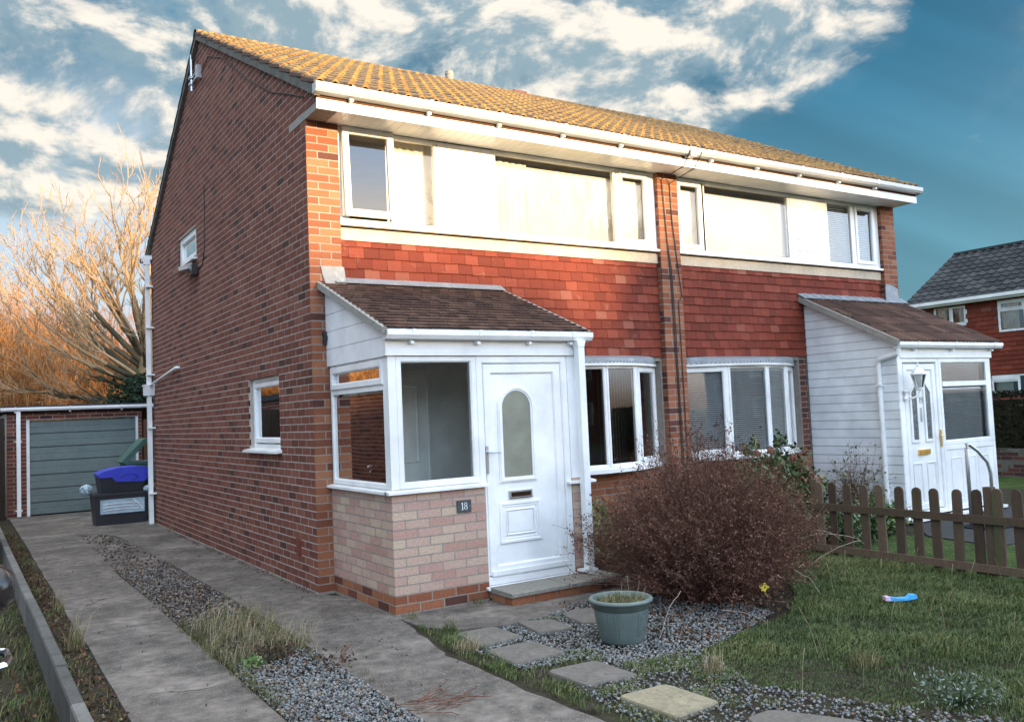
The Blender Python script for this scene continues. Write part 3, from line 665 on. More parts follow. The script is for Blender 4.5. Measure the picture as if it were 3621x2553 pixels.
# --- front: left pillar, tile hanging, party pier, right pillar
def front_house(H, xa, xb, pl, pr_, lowcol):
    """xa..xb recessed bay between pillars; pl, pr_ are the (x0,x1) of pillars belonging to this house"""
    for k, (a, b) in enumerate([q for q in (pl, pr_) if q]):
        mb = MB(); mb.box(a + (.0016 if a > .1 else .005), b - .0016, -.30, -.0016, -.05, EZ, F0, .5)
        mb.build('pillar_core', 'mortar', H)
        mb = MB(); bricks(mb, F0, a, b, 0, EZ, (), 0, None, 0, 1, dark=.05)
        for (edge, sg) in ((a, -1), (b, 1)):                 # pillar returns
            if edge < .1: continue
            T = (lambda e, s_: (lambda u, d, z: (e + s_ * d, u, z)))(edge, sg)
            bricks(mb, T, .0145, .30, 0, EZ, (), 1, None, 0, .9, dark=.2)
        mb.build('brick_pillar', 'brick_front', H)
front_house(H1, .3275, PIER0, (0, .3275), None, 0)
front_house(H2, PIER1, 9.0125, (PIER0, PIER1), (9.0125, W), 0)
def backing(H, x0, x1, hole):
    mb = MB(); core(mb, FR(0), x0, x1, -.05, EZ, [(x0 + .02, x1 - .02, 3.50, 4.49)] + hole, -.36, -(TH + .012)); mb.build('wall', 'mortar', H)
backing(H1, .3275, PIER0, [(2.30, 4.47, .88, 2.16), (.4, 2.0, .1, 2.1)])
backing(H2, PIER1, 9.0125, [(4.84, 7.02, .88, 2.16), (7.3, 8.9, .1, 2.1)])
mb = MB(); mb.box(W - .25, W, -D, -.3, -.05, EZ, F0, .5); mb.prism([(.0, 4.5), (0, 4.58), (RY, RZ), (D, 4.5)], -W, -W + .2, lambda u, d, z: (-d, u, z)); mb.build('end_wall', 'mortar', H2)
for (H, a, b) in ((H1, 0.2, MID), (H2, MID, W - .2)):
    mb = MB(); mb.box(a, b, -D, -D + .2, -.05, 4.5, F0, .5); mb.build('back_wall', 'brick', H)
    mb = MB(); mb.box(a + .01, b - .01, -D + .2, -.40, 2.22, 2.36, F0, .5); mb.box(a + .01, b - .01, -D + .2, -.37, 4.53, 4.56, F0, .5)
    mb.box(a + .01, b - .01, -3.3, -3.2, .0, 2.22, F0, .5); mb.box(a + .01, b - .01, -3.3, -3.2, 2.36, 4.53, F0, .5); mb.box(a + .01, b - .01, -D + .2, -.4, -.04, -.01, F0, .5)
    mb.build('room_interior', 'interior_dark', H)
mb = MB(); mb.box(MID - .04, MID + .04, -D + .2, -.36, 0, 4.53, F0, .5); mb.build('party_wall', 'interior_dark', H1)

# tile hanging (vertical plain tiles)
TG = .1095
PT = lambda u, s, n: (u, TH - .0 - n, s)
def hung(H, x0, x1, z0, z1, clip=None, phase=0):
    mb = MB(); tiles(mb, PT, x0, x1, z0, z1, .165, TG, .016, .012, clip, .0035, phase); return mb.build('tile_hanging', 'tile_hang', H)
hung(H1, .345, PIER0 - .012, 2.215, 3.385)
hung(H2, PIER1 + .012, 9.0, 2.215, 3.385, None, 1)
# concrete lintel band between the tiles and the windows, broken along its lower edge
for H, a, b in ((H1, .335, PIER0 - .004), (H2, PIER1 + .004, 9.005)):
    mb = MB(); mb.box(a, b, -TH - .02, -TH + .022, 3.37, 3.49, F0, .5); mb.build('lintel', 'conc_cream', H)

# --- upper windows and their cladding panels
UP = FR(.055); SILL = .045
def sill(H, x0, x1, z, proj=.05, T=UP, th=.035):
    mb = MB(); mb.prism([(-.02, z - th), (proj, z - th), (proj, z - .012), (proj - .012, z - .004), (-.02, z)], x0, x1, lambda u, d, q: T(d, u, q)); return mb.build('window_sill', 'white', H)
w1 = window(H1, UP, .335, 1.452, 3.545, 4.497, [(.375, .925, 3.60, 4.50, 'o'), (.925, 1.43, 3.57, 4.48, 'f')], w=.045, name='bedroom_window')
w2 = window(H1, UP, 2.135, 4.405, 3.545, 4.497, [(2.175, 3.86, 3.57, 4.48, 'f'), (3.90, 4.39, 3.57, 4.48, 's')], w=.045, name='bedroom_window')
mb = MB(); mb.box(4.405, PIER0 - .001, -.03, -.004, 3.545, 4.497, UP, .5); mb.build('window_return', 'white', H1)
sill(H1, .33, PIER0 - .003, 3.545)
w3 = window(H2, UP, PIER1 + .004, 7.01, 3.545, 4.497, [(PIER1 + .03, 5.31, 3.57, 4.48, 's'), (5.33, 7.0, 3.57, 4.48, 'f')], w=.045, name='bedroom_window')
w4 = window(H2, UP, 7.79, 8.935, 3.545, 4.497, [(7.81, 8.38, 3.57, 4.48, 'f'), (8.43, 8.92, 3.57, 4.48, 's')], w=.045, name='bedroom_window')
mb = MB(); mb.box(8.935, 9.011, -.03, -.004, 3.545, 4.497, UP, .5); mb.build('window_return', 'white', H2)
sill(H2, PIER1 + .003, 9.008, 3.545)
def shiplap(H, T, u0, u1, z0, z1, pitch=.15, name='cladding_panel', m='clad', clipz=None, thick=.008, d=0):
    mb = MB(); z = z0
    while z < z1 - .01:
        zt = min(z + pitch, z1)
        # boards overlap: foot proud, head tucked in, small groove
        mb.prism([(d - .03, z), (d + thick, z), (d + thick, zt - .014), (d - .006, zt - .006), (d - .006, zt), (d - .03, zt)], u0, u1, lambda a, b, c: T(b, a, c), .5)
        z += pitch
    return mb.build(name, m, H)
shiplap(H1, UP, 1.454, 2.133, 3.547, 4.497, .158, d=-.005)
shiplap(H2, UP, 7.012, 7.788, 3.547, 4.497, .158, d=-.005)
BK = FR(.055)
mb = MB()
curtain(w1, UP, .92, 1.46, 3.58, 4.50, -.16); curtain(w1, UP, .38, .50, 3.58, 4.50, -.14)
curtain(w2, UP, 2.18, 4.40, 3.58, 4.385, -.10, name='blind', amp=.002); curtain(w2, UP, 2.20, 2.62, 3.58, 4.40, -.07)
curtain(w3, UP, PIER1 + .03, 6.99, 3.58, 4.37, -.10, name='blind', amp=.001)
slats(w4, UP, 7.83, 8.91, 3.60, 4.44, -.09)

# --- eaves: soffit boards, fascia, gutter
SF = -.37
def eaves(H, x0, x1, e0, e1):
    mb = MB(); n = int((x1 - x0) / .10)
    for i in range(n):
        a = x0 + (x1 - x0) * i / n; b = x0 + (x1 - x0) * (i + 1) / n
        mb.box(a + .002, b - .002, SF + .012, .06, EZ + .002, EZ + .014); mb.box(a - .002, a + .002, SF + .012, .06, EZ + .006, EZ + .014)
    mb.build('soffit', 'white', H)
    mb = MB(); mb.box(e0, e1, SF - .006, SF + .012, EZ - .012, 4.585); mb.build('fascia', 'white', H); mb = MB(); mb.box(e0, e1, SF - .003, SF + .012, 4.5855, 4.70); mb.build('gutter_shade_strip', 'fence_brown', H)  # the brown strip puts the gutter's shadow gap into colour
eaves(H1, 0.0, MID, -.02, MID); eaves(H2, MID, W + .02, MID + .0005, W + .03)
for H, a, b in ((H1, -.06, MID - .002), (H2, MID + .002, W + .05)):
    mb = MB(); gutter(mb, a, b, SF - .008, 4.705, w=.105, h=.088); g = mb.build('gutter', 'gutter', H, recalc=False)
    gutter_clips(H, 'gutter_bracket', [a + .35 + i * .82 for i in range(int((b - a - .2) / .82))], SF - .008, 4.705, w=.105, h=.088)
mb = MB(); mb.box(MID - .05, MID + .05, SF - .122, SF - .004, 4.59, 4.708); mb.build('gutter_joint', 'gutter', H2)

# --- main roof
E0 = Vector((0, SF - .035, 4.715)); RG = Vector((0, RY, 7.0)); sl = (RG - E0).length; sv = (RG - E0).normalized(); nv = Vector((1, 0, 0)).cross(sv)
PR = lambda u, s, n: tuple(Vector((u, 0, 0)) + E0 + sv * s + nv * n)
g = sl / 14
for H, a, b in ((H1, -.06, 4.665), (H2, 4.665, W + .06)):
    roll_roof(PR, a, b, 0, sl, .15, .028, g, .030, 8, 'roof', 'roof', H)
    E1 = Vector((0, 8.12, 4.60)); sl2 = (RG - E1).length; sv2 = (RG - E1).normalized(); nv2 = sv2.cross(Vector((1, 0, 0)))
    PR2 = (lambda e, s_, n_: (lambda u, s, n: tuple(Vector((u, 0, 0)) + e + s_ * s + n_ * n)))(E1, sv2, nv2)
    roll_roof(PR2, a, b, 0, sl2, .15, .026, sl2 / 14, .022, 4, 'roof', 'dark_tile', H)
    # ridge tiles, each half-round length a bump
    mb = MB(); x = a
    while x < b - .05:
        e = min(x + .44, b); pts = [(RY + .11 * math.cos(t), 6.945 + .10 * math.sin(t)) for t in [math.pi * k / 8 for k in range(9)]]
        for p, q in zip(pts, pts[1:]): mb.face([(x, p[0], p[1]), (e - .008, p[0], p[1]), (e - .008, q[0], q[1] + .0), (x, q[0], q[1] + .0)], None, .5)
        mb.box(e - .02, e, RY - .115, RY + .115, 6.95, 7.0)
        x = e
    mb.build('ridge_tile', 'roof', H)
# verge: mortar bedding and undercloak under the left edge of the tiles
mb = MB(); mb.prism([(SF - .03, 4.60), (SF - .04, 4.69), (RY, 6.985), (8.1, 4.60), (8.08, 4.53), (RY, 6.90)], .0, .052, S0, .5); mb.build('verge', 'verge', H1)
mb = MB(); mb.prism([(SF - .03, 4.60), (SF - .04, 4.69), (RY, 6.985), (8.1, 4.60), (8.08, 4.53), (RY, 6.90)], -W - .05, -W, lambda u, d, z: (-d, u, z), .5); mb.build('verge', 'verge', H2)
# flue and vent tile near the ridge
mb = MB(); mb.lathe([(.075, 6.85), (.075, 7.0), (.062, 7.01), (.062, 7.05), (.07, 7.055), (.07, 7.075), (.062, 7.08), (.062, 7.10), (.07, 7.105), (.07, 7.13), (.062, 7.135), (.062, 7.165), (.0, 7.165)], (3.92, RY, 0), 16); mb.build('roof_flue', 'cement', H1, smooth=False)
mb = MB(); mb.box(5.15, 5.42, RY - .02, RY + .14, 6.9, 7.075); mb.box(5.17, 5.40, RY - .03, RY - .02, 6.99, 7.06); mb.build('roof_vent', 'brick', H2)
# aerial bracket on the gable with a lead along the verge
mb = MB(); mb.box(4.02, 4.10, 0, .07, 6.34, 6.52, S0); mb.box(4.1, 4.42, .03, .05, 6.45, 6.47, S0); mb.box(4.1, 4.42, .03, .05, 6.38, 6.40, S0)
mb.tube([(-.045, 4.42, 6.28), (-.045, 4.42, 6.80)], .018, 8); mb.box(4.38, 4.46, .02, .08, 6.36, 6.39, S0); mb.box(4.38, 4.46, .02, .08, 6.45, 6.48, S0); mb.build('aerial_bracket', 'steel', H1)
mb = MB(); mb.tube([(-.012, 4.0, 6.40), (-.012, 3.6, 6.48), (-.012, 2.91, 6.20), (-.012, 2.3, 5.83), (-.012, 1.79, 5.52), (-.012, 1.3, 5.27), (-.012, .98, 5.10), (-.012, .5, 4.92), (-.012, 0, 4.72)], .006, 5); mb.build('aerial_cable', 'cable', H1)

# --- gable windows
sw1 = window(H1, SI(.05), 1.024, 2.145, 1.33, 2.113, [(1.07, 2.10, 1.37, 2.08, 's')], w=.045, name='side_window', d0=-.05, d1=0)
mb = MB(); mb.prism([(-.05, 1.295), (.075, 1.285), (.075, 1.31), (-.05, 1.335)], .98, 2.19, lambda u, d, z: SI(0)(d, u, z)); mb.build('window_sill', 'white', H1)
curtain(sw1, SI(.05), 1.75, 2.08, 1.36, 2.09, -.12)
mb = MB(); mb.box(.9, 2.3, -.9, -.88, 1.2, 2.2, S0); mb.build('interior_wall', 'interior', H1)
sw2 = window(H1, SI(.03), 4.549, 5.667, 3.967, 4.414, [(4.59, 5.62, 4.0, 4.385, 's')], w=.045, name='side_window', d0=-.05, d1=0)
mb = MB(); mb.prism([(-.05, 3.94), (.07, 3.93), (.07, 3.95), (-.05, 3.97)], 4.5, 5.71, lambda u, d, z: SI(0)(d, u, z)); mb.build('window_sill', 'white', H1)
mb = MB(); mb.face([SI(.03)(4.64, -.03, 4.03), SI(.03)(5.58, -.03, 4.03), SI(.03)(5.58, -.03, 4.36), SI(.03)(4.64, -.03, 4.36)]); mb.build('privacy_film', 'glass_ripple', sw2, recalc=False)
# floodlight and its cable, rainwater pipe with hopper, overflow pipe
fl = MB(); fl.box(4.42, 4.62, .02, .10, 3.70, 3.84, S0); fl.box(4.46, 4.58, .0, .03, 3.74, 3.80, S0)
fl = fl.build('floodlight', 'black', H1)
mb = MB(); mb.prism([(.02, 3.84), (.22, 3.77), (.24, 3.82), (.05, 3.90)], 4.62, 4.98, lambda u, d, z: S0(d, u, z)); mb.build('floodlight_head', 'steel', fl)
mb = MB(); mb.tube([(-.006, 4.02, 4.84), (-.006, 4.02, 4.5), (-.006, 4.06, 4.0), (-.006, 4.2, 3.80), (-.006, 4.46, 3.76)], .006, 5); mb.build('floodlight_cable', 'cable', fl)
PX = -.075
mb = MB(); mb.box(7.80, 7.87, .042, .112, 2.32, 4.42, S0); dp = mb.build('downpipe', 'white', H1)
mb = MB(); mb.box(7.80, 7.87, .042, .112, .0, 2.16, S0); mb.build('downpipe', 'white', H1)
mb = MB(); mb.prism([(7.745, 2.32), (7.925, 2.32), (7.90, 2.16), (7.77, 2.16)], .0, .16, S0); mb.box(7.735, 7.935, .0, .17, 2.32, 2.345, S0); mb.build('rainwater_hopper', 'white', H1)
for z in (4.0, 3.3, 2.5, 1.6, .5): mb = MB(); mb.box(7.72, 7.88, .0, .116, z, z + .025, S0); mb.build('pipe_bracket', 'white', H1)
mb = MB(); mb.box(7.79, 7.88, .03, .13, 4.40, 4.50, S0); gutter(mb, -.12, 3.0, 8.22, 4.60, w=.12, h=.11); mb.box(-.12, 0.0, 7.80, 8.22, 4.49, 4.56); mb.build('rear_gutter', 'white', H1, recalc=False)
mb = MB(); mb.tube([(.0, 5.75, 2.50), (-.05, 5.80, 2.50), (-.06, 6.2, 2.46), (-.07, 7.74, 2.33)], .022, 8); mb.build('waste_pipe', 'white_old', H1, smooth=True)

# --- bay windows with scalloped lead roofs
def bay(H, xs, sag, z0, z1, kinds, y_end=.20, name='bay_window'):
    x0, x1 = xs[0], xs[-1]; xm = (x0 + x1) / 2; hw = (x1 - x0) / 2
    yy = lambda x: y_end - sag * (1 - ((x - xm) / hw) ** 2)
    P = [(x, yy(x)) for x in xs]
    root = None; mbf = MB()
    for (a, b) in zip(P, P[1:]):
        u = Vector((b[0] - a[0], b[1] - a[1], 0)); T = AX((a[0], a[1], 0), u, (u.y, -u.x, 0)); L = u.length
        mbf.frame(.004, L - .004, z0, z1, .038, -.05, 0, T)
    root = mbf.build(name, 'white', H)
    for (a, b), k in zip(zip(P, P[1:]), kinds):
        u = Vector((b[0] - a[0], b[1] - a[1], 0)); T = AX((a[0], a[1], 0), u, (u.y, -u.x, 0)); L = u.length; gm = .042
        if k == 's': s = MB(); s.frame(.026, L - .026, z0 + .022, z1 - .022, .055, -.03, .012, T); s.build('sash', 'white', root); gm = .08
        MB().face([T(gm, -.02, z0 + gm), T(L - gm, -.02, z0 + gm), T(L - gm, -.02, z1 - gm), T(gm, -.02, z1 - gm)]).build('pane', 'glass', root, recalc=False)
    n = 24; C = [(x0 + (x1 - x0) * i / n, yy(x0 + (x1 - x0) * i / n)) for i in range(n + 1)]
    def strip(off0, off1, za, zb, nm, m, slope=0):
        mb = MB()
        for a, b in zip(C, C[1:]):
            mb.face([(a[0], a[1] - off1, za), (b[0], b[1] - off1, za), (b[0], b[1] - off1, zb), (a[0], a[1] - off1, zb)])
            mb.face([(a[0], a[1] - off1, zb), (b[0], b[1] - off1, zb), (b[0], b[1] - off0, zb + slope), (a[0], a[1] - off0, zb + slope)])
            mb.face([(a[0], a[1] - off1, za), (b[0], b[1] - off1, za), (b[0], b[1] - off0, za), (a[0], a[1] - off0, za)])
        return mb.build(nm, m, H, recalc=False)
    strip(-.05, .065, z0 - .055, z0 - .012, 'bay_sill', 'white'); strip(-.05, .03, z0 - .012, z0, 'bay_sill', 'white')
    strip(-.05, .035, z1, z1 + .032, 'bay_head', 'white')
    # lead flashing dressed down in scallops
    mb = MB(); sc = .055; xx = x0
    while xx < x1 - .001:
        b = min(xx + sc, x1); m_ = 6
        for i in range(m_):
            a0, a1 = xx + (b - xx) * i / m_, xx + (b - xx) * (i + 1) / m_
            f = lambda q: z1 + .052 - .022 * math.sin(math.pi * min(1, max(0, (q - xx) / (b - xx)))) ** .7 
            y_ = lambda q: yy(q) - .045
            mb.face([(a0, y_(a0), f(a0)), (a1, y_(a1), f(a1)), (a1, yy(a1) - .04, z1 + .085), (a0, yy(a0) - .04, z1 + .085)])
            mb.face([(a0, yy(a0) - .04, z1 + .085), (a1, yy(a1) - .04, z1 + .085), (a1, TH + .01, z1 + .135), (a0, TH + .01, z1 + .135)])
        xx = b
    mb.build('lead_flashing', 'lead', H, recalc=False)
    mb = MB()
    for a, b in zip(C, C[1:]): mb.face([(a[0], a[1] - .034, z1 + .03), (b[0], b[1] - .034, z1 + .03), (b[0], b[1] - .034, z1 + .075), (a[0], a[1] - .034, z1 + .075)])
    mb.build('bay_fascia', 'white', H, recalc=False)
    return root, yy
b1, yy1 = bay(H1, [2.30, 2.85, 3.40, 3.925, 4.475], .38, .935, 2.095, 'ffff'[:0] + 'fffs')
b2, yy2 = bay(H2, [4.84, 5.44, 6.10, 6.62, 7.03], .38, .955, 2.085, 'sffs')
# vertical blinds in the left bay, venetian blinds in the right one
mb = MB()
for i in range(15):
    x = 3.36 + i * .05
    mb.face([(x, yy1(x) + .12, 1.0), (x + .026, yy1(x) + .15, 1.0), (x + .026, yy1(x) + .15, 2.08), (x, yy1(x) + .12, 2.08)], None, .5)
for i in range(8):
    x = 2.36 + i * .12
    mb.face([(x, yy1(x) + .16, 1.0), (x + .006, yy1(x) + .16, 1.0), (x + .006, yy1(x) + .16, 2.08), (x, yy1(x) + .16, 2.08)], None, .5)
mb.build('vertical_blind', 'curtain', b1, recalc=False)
for xa, xb in ((4.88, 5.42), (5.46, 6.08), (6.12, 6.60), (6.64, 6.98)):
    u = Vector((xb - xa, yy2(xb) - yy2(xa), 0)); slats(b2, AX((xa, yy2(xa) + .06, 0), u, (u.y, -u.x, 0)), 0, u.length, 1.0, 2.02, 0, .026)
# brickwork under and beside the bays
for H, a, b, ph in ((H1, 2.15, PIER0 - .013, 0), (H2, PIER1 + .013, 7.16, 1)):
    T = FR(.078); mb = MB(); mb.box(a, b, -.2, -.0016, -.05, .875, T, .5); mb.build('wall', 'mortar', H)
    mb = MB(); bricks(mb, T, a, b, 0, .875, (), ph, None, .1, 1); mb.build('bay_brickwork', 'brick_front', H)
T = FR(.083); mb = MB(); mb.box(7.03, 7.18, -.2, -.0016, .877, 2.2, T, .5); mb.build('wall', 'mortar', H2)
mb = MB(); bricks(mb, T, 7.035, 7.18, .9, 2.2, (), 1, None, 0, .6, dark=.5); mb.build('bay_brickwork', 'brick', H2)
# cables down the party pier
mb = MB()
for pts in ([(4.60, SF - .12, 4.66), (4.60, SF, 4.49), (4.56, -.012, 4.42), (4.585, -.012, 3.9), (4.60, -.012, 3.62), (4.63, -.012, 3.2), (4.635, -.012, 2.6), (4.65, -.012, 1.9), (4.655, -.012, 1.2), (4.66, -.012, .85)],
            [(4.80, SF - .12, 4.66), (4.78, SF, 4.49), (4.69, -.012, 4.38), (4.70, -.012, 3.9), (4.76, -.012, 3.3), (4.80, -.012, 2.95), (4.735, -.012, 2.90), (4.74, -.012, 2.3), (4.745, -.012, 1.5), (4.745, -.012, .7)],
            [(4.60, -.014, 3.62), (4.645, -.014, 3.3), (4.66, -.014, 2.6), (4.665, -.014, 1.9), (4.675, -.014, 1.2), (4.68, -.014, .85)]):
    mb.tube(pts, .0065, 5)
mb.build('telephone_cable', 'cable', H2)
# ---------------------------------------------------------------- porch of the left house
PX0, PX1, PY = .155, 2.15, -1.35
FP = FR(PY); SP = SI(PX0)
ZS = .975
def brick_box(H, name, x0, x1, y0, z0, z1, holes_front=()):
    pass
# dwarf walls: pink-buff bricks above two red courses
DX0, DX1 = 1.045, 1.985           # door opening
for (a, b) in ((PX0, DX0), (DX1, PX1)):
    mb = MB(); mb.box(a + .0016, b - (.0 if b == DX0 else .0016), PY + .0016, PY + .10, -.05, ZS, ID, .5); mb.build('porch_wall', 'mortar', H1)
mb = MB(); mb.box(PX0 + .0016, PX0 + .10, PY + .10, -.01, -.05, ZS, ID, .5); mb.build('porch_wall', 'mortar', H1)
mb = MB(); mb.box(PX1 - .10, PX1 - .0016, PY + .10, TH, -.05, ZS, ID, .5); mb.build('porch_wall', 'mortar', H1)
mb = MB(); mr = MB()
for (a, b, ph) in ((PX0, DX0, 0), (DX1, PX1, 1)):
    bricks(mb, FP, a, b, .15, ZS, (), ph); bricks(mr, FP, a, b, .0, .15, (), ph, dark=.1)
    if ph == 0: m1, r1_ = mb, mr; mb, mr = MB(), MB()
bricks(m1, SP, PY + .0145, -.001, .15, ZS, (), 1); bricks(r1_, SP, PY + .0145, -.001, 0, .15, (), 1, dark=.1)
TR = lambda u, d, z: (PX1 + d, u, z)
bricks(mb, TR, PY + .0145, TH, .15, ZS, (), 1); bricks(mr, TR, PY + .0145, TH, 0, .15, (), 1)
mb.build('porch_brickwork', 'brick_pink', H1); mr.build('porch_plinth', 'brick_front', H1); m1.build('porch_brickwork', 'brick_pink', H1); r1_.build('porch_plinth', 'brick_front', H1)
# sills
mb = MB()
mb.prism([(-.03, ZS + .035), (.05, ZS + .022), (.05, ZS), (-.03, ZS)], PX0 - .05, DX0 + .005, lambda u, d, z: FP(d, u, z)); mb.build('porch_sill', 'white', H1)
mb = MB(); mb.prism([(-.03, ZS + .0345), (.05, ZS + .0215), (.05, ZS + .0005), (-.03, ZS + .0005)], PY - .0, -.002, lambda u, d, z: SP(d, u, z)); mb.build('porch_sill', 'white', H1)
mb = MB(); mb.prism([(-.03, .955), (.05, .945), (.05, .925), (-.03, .925)], DX1 - .06, PX1 + .08, lambda u, d, z: FP(d, u, z)); mb.build('porch_sill', 'white', H1)
# corner post, glazing
ZT = 2.115
mb = MB(); mb.box(PX0 + .004, PX0 + .075, PY + .004, PY + .075, ZS + .036, ZT); mb.build('corner_post', 'white', H1)
pw = window(H1, FR(PY + .006), .232, 1.00, ZS + .036, ZT, [(.255, .975, ZS + .06, ZT - .02, 'f')], w=.055, name='porch_window', d0=-.06, d1=0)
ps = window(H1, SI(PX0 + .006), PY + .077, -.03, ZS + .036, ZT, [(PY + .10, -.06, ZS + .06, 1.845, 'f'), (PY + .085, -.04, 1.865, 2.11, 's')], w=.05, name='porch_window', d0=-.06, d1=0)
mb = MB(); mb.box(DX1 + .0, PX1 - .004, -.06, -.004, ZS, ZT, FP); mb.build('infill_panel', 'white', H1)
mb = MB(); mb.prism([(PY + .01, .95), (.06, .95), (.06, 2.85), (PY + .01, 2.27)], PX1 - .02, PX1 - .004, lambda u, d, z: (d, u, z)); mb.build('porch_side_panel', 'white', H1)
# beam, cheek cladding
mb = MB(); mb.box(PX0 - .02, PX1 + .02, -.05, .018, ZT + .002, 2.245, FP); mb.build('porch_beam', 'white', H1)
mb = MB(); mb.box(PX0 - .018, PX1 + .018, -.06, .010, 2.247, 2.30, FP); mb.build('porch_beam', 'white', H1)
RP0, RP1 = (PY - .10, 2.335), (.068, 2.945)      # porch roof line (y,z)
zr = lambda y_: RP0[1] + (y_ - RP0[0]) / (RP1[0] - RP0[0]) * (RP1[1] - RP0[1]) - .03
mb = MB(); z = 2.115; k = 0
while z < 2.86:
    zt = min(z + .165, 2.88); yl = lambda q: max(PY - .015, (q + .03 - RP0[1]) / (RP1[1] - RP0[1]) * (RP1[0] - RP0[0]) + RP0[0])
    poly = [(yl(z), z), (-.003, z), (-.003, zt - .006), (min(-.004, yl(zt - .006)), zt - .006)]
    mb.prism(poly, -.02, .012, SP, .5); mb.prism([(yl(zt), zt - .007), (-.003, zt - .007), (-.003, zt + .001), (yl(zt) + .01, zt + .001)], -.02, .002, SP, .5) if zt < 2.8 else None
    z += .165
mb.build('porch_cheek', 'clad', H1)
# roof
def lean_to(H, x0, x1, r0, r1, rowg, tw, lift, m):
    a, b = Vector((0, r0[0], r0[1])), Vector((0, r1[0], r1[1])); L = (b - a).length; s = (b - a).normalized(); nn = Vector((1, 0, 0)).cross(s)
    P = lambda u, q, n: tuple(Vector((u, 0, 0)) + a + s * q + nn * n)
    return P, L
P, L = lean_to(H1, PX0 - .06, PX1 + .03, RP0, RP1, .1, .165, .014, 0)
mb = MB(); tiles(mb, P, PX0 - .06, PX1 + .03, 0, L, .10, .098, .018, .014, None, .003); mb.build('porch_roof', 'porch_tile', H1)
Pn = lambda u, d, z: P(d, u, z)
mb = MB(); mb.prism([(0, -.03), (L - .02, -.03), (L - .02, -.006), (0, -.006)], PX0 - .05, PX1 + .02, lambda u, d, z: P(d, u, z)); mb.build('porch_roof_deck', 'white', H1)
mb = MB(); mb.prism([(-.01, -.05), (L, -.05), (L, .012), (-.01, .012)], PX0 - .085, PX0 - .045, lambda u, d, z: P(d, u, z)); mb.build('porch_verge', 'cement', H1)
mb = MB(); mb.prism([(-.01, -.05), (L, -.05), (L, .012), (-.01, .012)], PX1 + .02, PX1 + .05, lambda u, d, z: P(d, u, z)); mb.build('porch_verge', 'cement', H1)
# lead flashings
mb = MB(); mb.prism([(.11, 3.085), (.125, 3.0), (.16, 2.90), (.37, 2.88), (.345, 3.08), (.33, 3.09)], .002, .010, F0); mb.build('lead_flashing', 'lead', H1)
mb = MB(); mb.prism([(L - .10, .022), (L - .10, .028), (L + .03, .05), (L + .03, .02)], PX0 + .1, PX1 + .03, lambda u, d, z: P(d, u, z)); mb.build('lead_flashing', 'lead', H1)
# gutter and square downpipe
mb = MB(); gutter(mb, PX0 - .04, PX1 + .075, PY - .022, 2.325, w=.095, h=.078); g = mb.build('porch_gutter', 'white', H1, recalc=False)
gutter_clips(H1, 'gutter_bracket', [.34, .98, 1.52, 1.98], PY - .022, 2.325, w=.095, h=.078)
mb = MB(); mb.box(2.035, 2.105, -.0 + .055, .125, .08, 2.20, FP); mb.prism([(2.02, 2.25), (2.12, 2.25), (2.105, 2.19), (2.035, 2.19)], .04, .13, FP); mb.box(1.98, 2.14, .02, .13, .125, .145, FP); mb.prism([(2.04, .02), (2.10, .02), (2.10, .085), (2.04, .085)], .055, .16, FP); mb.build('porch_downpipe', 'white', H1)
# --- door
DT = FR(PY + .004)
dr = MB(); dr.frame(DX0 - .045, DX1 - .002, .115, ZT, .07, -.07, 0, DT)
dr = dr.build('front_door', 'white', H1)
LX0, LX1, LZ0, LZ1 = DX0 + .03, DX1 - .075, .195, ZT - .075
mb = MB(); mb.frame(LX0, LX1, LZ0, LZ1, .085, -.05, -.008, DT); mb.box(LX0 + .08, LX1 - .08, -.05, -.028, LZ0 + .08, LZ1 - .08, DT); lf = mb.build('door_leaf', 'white', dr)
# arched light
cx = (1.215 + 1.61) / 2; wv = .150; za, zt_ = 1.035, 1.80
def arch(w, zb, zt, n=16):
    c = zt - w; return [(cx - w, zb), (cx + w, zb)] + [(cx + w * math.cos(math.pi * i / n), c + w * math.sin(math.pi * i / n)) for i in range(0, n + 1)]
mb = MB()
for (w_a, w_b, d) in ((.198, .185, -.016), (.185, .168, -.006), (.168, .152, -.014)):
    e = w_a - wv; f = w_b - wv
    mb.ring(arch(w_a, za - e, zt_ + e), arch(w_b, za - f, zt_ + f), -.03, d, DT)
mb.build('arch_moulding', 'white', dr)
mb = MB(); mb.prism(arch(.153, za, zt_), -.03, -.020, DT); mb.build('door_glass', 'frost', dr)
# lower panel mouldings, letter plate, handle
mb = MB()
for (x0, x1, z0, z1, w, d) in ((1.195, 1.635, .455, .815, .03, -.012), (1.225, 1.605, .485, .785, .022, -.020), (1.262, 1.568, .522, .748, .016, -.014)): mb.frame(x0, x1, z0, z1, w, -.03, d, DT, bev=.004)
mb.box(1.285, 1.545, -.03, -.018, .545, .725, DT); mb.build('door_panel', 'white', dr)
mb = MB(); mb.box(1.30, 1.545, -.03, -.010, .845, .91, DT); mb.build('letter_plate', 'steel', dr)
mb = MB(); mb.box(1.318, 1.527, -.010, -.006, .858, .897, DT); mb.box(1.298, 1.547, -.012, -.005, .842, .848, DT); mb.build('letter_flap', 'chrome', dr)
mb = MB(); mb.box(1.068, 1.096, -.01, .0, 1.08, 1.32, DT); mb.tube([DT(1.083, 0, 1.268), DT(1.083, .04, 1.268), DT(1.10, .05, 1.268), DT(1.19, .05, 1.264)], .009, 8); mb.build('door_handle', 'steel', dr, smooth=False)
mb = MB(); mb.box(DX0 + .04, DX1 - .08, -.01, .012, LZ0 - .005, LZ0 + .035, DT); mb.build('weather_bar', 'white', dr)
mb = MB(); mb.prism([(-.05, .085), (.05, .085), (.05, .10), (-.05, .118)], DX0 - .03, DX1 + .03, lambda u, d, z: DT(d, u, z)); mb.build('door_threshold', 'white', dr)
